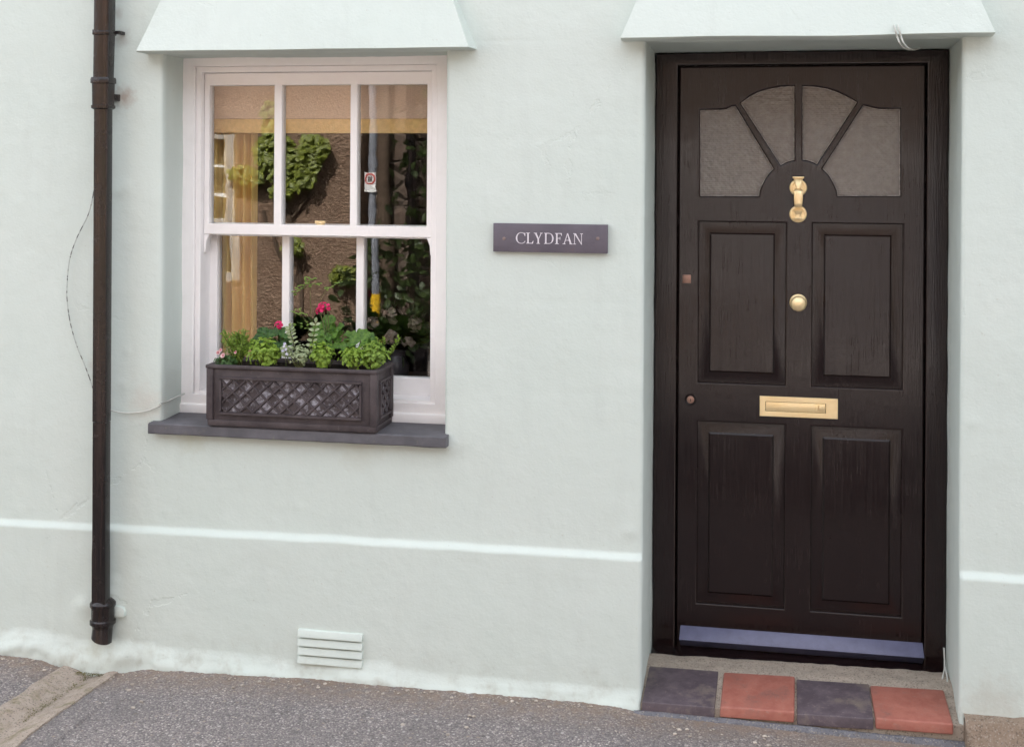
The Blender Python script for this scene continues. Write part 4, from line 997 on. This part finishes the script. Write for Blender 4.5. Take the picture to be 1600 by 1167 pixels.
# ------------------------------------------------------------------ things in the room
BY = .345
b0, b1 = at(322, 200, BY).x, at(676, 200, BY).x; zb_ = at(500, 186, BY).z; zh = at(500, 208.5, BY).z
bl = thing('window_blind', 'pinkish beige roman blind pulled a third of the way down inside the window', 'blind', ((b0+b1)/2, BY, zh))
mb = MB(); n = 40; G = []
for i in range(n+1):
    x = b0-.03+(b1-b0+.06)*i/n; G.append([mb.bm.verts.new((x, BY+.004*nz(x*5, z*6, 71), z)) for z in (zb_, zb_+.06, zb_+.12, zb_+.2, 2.2)])
for i in range(n):
    for j in range(4): mb.bm.faces.new([G[i][j], G[i+1][j], G[i+1][j+1], G[i][j+1]])
mb.build('blind_cloth', M['blind'], bl, smooth=60)
MB().box(b0-.03, b1+.03, BY-.008, BY+.010, zh, zb_-.0005).build('blind_hem', M['hem'], bl, bevel=.004, jitter=.003)
c0, c1 = at(316, 400, BY+.07).x, at(400, 400, BY+.07).x; mb = MB(); n = 90; G = []
for i in range(n+1):
    t = i/n; x = c0-.05+(c1-c0+.05)*t
    G.append([mb.bm.verts.new((x, BY+.08+.042*math.sin(t*44+.5*nz(z, 1, 3))*(.7+.3*nz(t*7, z, 72))+.01*nz(x*9, z*2, 73), z)) for z in (-.05, .4, .7, 1.0, 1.3, 1.6, 1.9, 2.25)])
for i in range(n):
    for j in range(7): mb.bm.faces.new([G[i][j], G[i+1][j], G[i+1][j+1], G[i][j+1]])
tag(mb.build('curtain', M['curtain'], None, smooth=70), 'gold pleated curtain hanging at the left inside the sash window', 'curtain')
vc = at(615, 560, .52); vz = at(615, 600, .52).z
sh = thing('side_table', 'dark side table standing inside the window under the vase', 'table', (vc.x, .62, -.12))
MB().box(vc.x-.3, vc.x+.3, .42, .85, vz-.03, vz).build('table_top', M['floorb'], sh, bevel=.004)
for sx in (-1, 1):
    for sy in (.45, .82): MB().box(vc.x+sx*.27-.02, vc.x+sx*.27+.02, sy-.02, sy+.02, -.119, vz-.031).build('leg', M['floorb'], sh)
va = thing('flower_vase', 'dark vase of cream flowers seen through the lower right pane', 'vase', (vc.x, .55, vz))
MB().lathe((vc.x, .55, vz), [(.03, .0005), (.05, .03), (.055, .07), (.035, .11), (.04, .125)], 24, 'z').build('vase_body', M['china'], va)
mb = MB()
for _ in range(60):
    d = rv(); oval_leaf(mb, Vector((vc.x+d.x*.10, .55+d.y*.08, vz+.20+d.z*.1)), d, rv(), .05, .025)
mb.build('foliage', M['hedge'], va, smooth=60)
for px, py, rr_ in ((617, 493, .042), (648, 506, .04), (612, 527, .038), (583, 505, .03), (640, 533, .03)):
    c = at(px, py, .50); fm = MB()
    for _ in range(11):
        d = rv(); d.y -= .3; d.normalize(); petal_flower(fm, c+Vector((d.x*1.15, d.y, d.z*.7))*rr_*rnd.uniform(.2, 1.0), d, rr_*rnd.uniform(.35, .65), rnd.choice((3, 4, 5)))
    fm.build('flower', M['cream'], va, smooth=60)

# ------------------------------------------------------------------ across the street (seen in the panes and the gloss paint)
GP = US+.024
def mir(px, py, d=0):      # where the thing reflected at a pixel really stands, d metres in front of the far wall
    yy = OY+d; p = at(px, py, 2*GP-yy); return Vector((p.x, yy, p.z))
op = thing('roughcast_house', 'brown roughcast house across the street with a white sash window', 'house', (-2, OY, -.2))
hx1 = mir(563, 300).x; wx1 = mir(366, 300).x; wx0 = wx1-.95; wzt, wzb = mir(345, 207).z, mir(345, 440).z
plate('wall', [rect(-9, hx1, -.25, 4.5), rect(wx0, wx1, wzb, wzt)], OY, OY-.4, M['roughcast'], op, .01)
MB().hexa([(-9.3, OY+.35, 4.5), (hx1+.2, OY+.35, 4.5), (hx1+.2, OY-4, 6.6), (-9.3, OY-4, 6.6)], [(-9.3, OY+.35, 4.62), (hx1+.2, OY+.35, 4.62), (hx1+.2, OY-4, 6.75), (-9.3, OY-4, 6.75)]).build('roof', M['slate_roof'], op)
zm = mir(345, 345).z; win = plate('window', [rect(wx0, wx1, wzb, wzt), rect(wx0+.09, wx1-.11, zm+.02, wzt-.06), rect(wx0+.09, wx1-.11, wzb+.08, zm-.03)], OY-.02, OY-.14, simple('weathered_cream_paint', (.42, .39, .35), .5), op, .004)
mb = MB()
for pyb2 in (260, 306): z = mir(345, pyb2).z; mb.box(wx0+.0895, wx1-.1095, OY-.09, OY-.06, z-.013, z+.013)
mb.build('glazing_bars', M['signwhite'], win)
MB().box(wx0+.085, wx1-.105, OY-.115, OY-.11, wzb+.075, wzt-.055).build('pane', M['glass'], win)
MB().box(wx0-.2, wx1+.2, OY-.6, OY-.5, wzb-.2, wzt+.2).build('room_back', M['dark'], win)
mb = MB(); G = []
for i in range(41):
    t = i/40; G.append([mb.bm.verts.new((wx1-.42+.34*t, OY-.2+.03*math.sin(t*22), z)) for z in (wzb, wzt)])
for i in range(40): mb.bm.faces.new([G[i][0], G[i+1][0], G[i+1][1], G[i][1]])
tag(mb.build('curtain', simple('pale_curtain', (.34, .26, .13), .9), None, smooth=70), 'yellow curtain in the window of the roughcast house across the street', 'curtain')
# ivy
iv = thing('ivy', 'green ivy climbing the roughcast wall across the street', 'climber', (mir(440, 560).x, OY+.05, -.2)); mb = MB()
for px, py, rx, rz, n in ((430, 235, 28, 30, 330), (425, 185, 14, 30, 120), (460, 270, 34, 22, 260), (492, 228, 20, 20, 200), (480, 250, 20, 18, 160), (390, 272, 22, 12, 110), (370, 270, 10, 8, 30), (440, 295, 16, 12, 80), (450, 385, 12, 14, 60), (530, 430, 20, 14, 80)):
    for _ in range(int(n*1.25)):
        a_, k_ = rnd.random()*6.28, rnd.random()**.5; p = mir(px+rx*k_*math.cos(a_), py+rz*k_*math.sin(a_), rnd.uniform(.02, .16)); oval_leaf(mb, p, Vector((rnd.uniform(-1, 1), .3, -rnd.uniform(.1, 1))), Vector((0, 1, .5)), rnd.uniform(.045, .085), rnd.uniform(.04, .07))
mb.build('foliage', M['ivy'], iv, smooth=60)
mb = MB()
for pts in ([(470, 560), (462, 440), (450, 330), (430, 250), (425, 170)], [(455, 340), (485, 300), (492, 240)], [(452, 350), (420, 300), (375, 272)], [(464, 450), (430, 400), (410, 330)]): mb.tube(spline([mir(*p, .02) for p in pts], 6), .018, 6)
mb.build('stem', M['bark'], iv)
# lamp post with sticker and yellow band
pb = mir(580, 545, .9); pt = mir(578, 120, .9)
po = thing('street_pole', 'grey street pole with a round red ringed sign and yellow foot', 'pole', (pb.x, OY+.9, -.2))
zy0, zy1 = mir(580, 487, .9).z, mir(580, 462, .9).z
mb = MB(); mb.lathe((pb.x, OY+.9, 0), [(.036, zy1), (.034, 5.0)], 20, 'z'); mb.build('shaft', M['grey'], po)
mb = MB(); mb.lathe((pb.x, OY+.9, 0), [(.05, -.21), (.05, zy0), (.045, zy1)], 20, 'z'); mb.build('foot', M['yellow'], po)
c = mir(578, 283, .94); mb = MB(); mb.box(c.x-.055, c.x+.055, c.y, c.y+.006, c.z-.10, c.z+.08); sg_ = mb.build('sign_plate', M['signwhite'], po)
rg = [(c.x+.05*math.cos(k*.2094), c.z+.02+.05*math.sin(k*.2094)) for k in range(30)]; ri = [(c.x+.036*math.cos(k*.2094), c.z+.02+.036*math.sin(k*.2094)) for k in range(30)]
plate('sign_ring', [rg, ri], c.y+.007, c.y+.011, M['red'], sg_, .0005)
mb = MB(); mb.box(c.x-.014, c.x-.004, c.y+.007, c.y+.010, c.z, c.z+.04); mb.box(c.x+.004, c.x+.014, c.y+.007, c.y+.010, c.z, c.z+.04); mb.build('sign_figure', M['dark'], sg_)
# stone wall, door surround and shrubs beyond the roughcast house
sw = thing('stone_house', 'rubble stone house across the street with shrubs in front', 'house', (4, OY-.3, -.2))
ddx0, ddx1 = mir(1180, 300).x, mir(1215, 300).x
plate('wall', [rect(hx1+.002, 12, -.25, 4.6), rect(.38, 1.22, -.2, 1.75), rect(-1.5, -.62, .55, 1.75), rect(3.3, 4.3, .9, 2.3)], OY-.3, OY-.7, M['stone'], sw, .01)
MB().box(-1.5, -.62, OY-.55, OY-.5, .55, 1.75).build('window', M['dark'], sw)
MB().box(.38, 1.22, OY-.5, OY-.45, -.2, 1.75).build('door', simple('dark_blue_door', (.02, .03, .06), .4), sw)
for (a_, b_, c_, d_) in ((-1.5, -.62, .55, 1.75), (.38, 1.22, -.2, 1.75), (3.3, 4.3, .9, 2.3)):
    plate('frame', [rect(a_-.09, b_+.09, c_-.04, d_+.09), rect(a_+.06, b_-.06, c_+.06, d_-.06)], OY-.28, OY-.36, M['white'], sw, .004)
MB().box(3.3, 4.3, OY-.55, OY-.5, .9, 2.3).build('window', M['dark'], sw)
MB().hexa([(hx1+.25, OY+.05, 4.5), (12, OY+.05, 4.5), (12, OY-4, 6.5), (hx1+.25, OY-4, 6.5)], [(hx1+.25, OY+.05, 4.62), (12, OY+.05, 4.62), (12, OY-4, 6.65), (hx1+.25, OY-4, 6.65)]).build('roof', M['slate_roof'], sw)
MB().tube([mir(600, 600, -.2), mir(600, 60, -.2)], .07, 12).build('drainpipe', M['bark'], sw)
MB().tube([mir(642, 600, -.2), mir(642, 60, -.2)], .05, 12).build('drainpipe', M['pipe'], sw)
def shrub(label, x, z, y, rx, rz, n):
    s_ = thing('shrub', label, 'shrub', (x, y, -.2), 'shrubs across the street'); mb = MB()
    for _ in range(n):
        d = rv(); k_ = rnd.random()**.4; p = Vector((x+d.x*rx*k_, y+d.y*rx*.5*k_, z+d.z*rz*k_)); oval_leaf(mb, p, rv(), rv(), rnd.uniform(.07, .13), .06)
    mb.build('foliage', M['hedge'], s_, smooth=60); MB().tube([(x, y, -.21), (x, y, z)], .03, 6).build('trunk', M['bark'], s_)
p = mir(635, 470, .5); shrub('broad dark shrub beside the grey street pole', p.x, .5, OY+.45, .75, .75, 480)
p = mir(668, 260, .3); shrub('tall narrow shrub against the stone house', p.x, 1.6, OY+.2, .4, 1.0, 170)
shrub('low round shrub by the door of the stone house', 3.0, .3, OY+.4, .5, .5, 400)
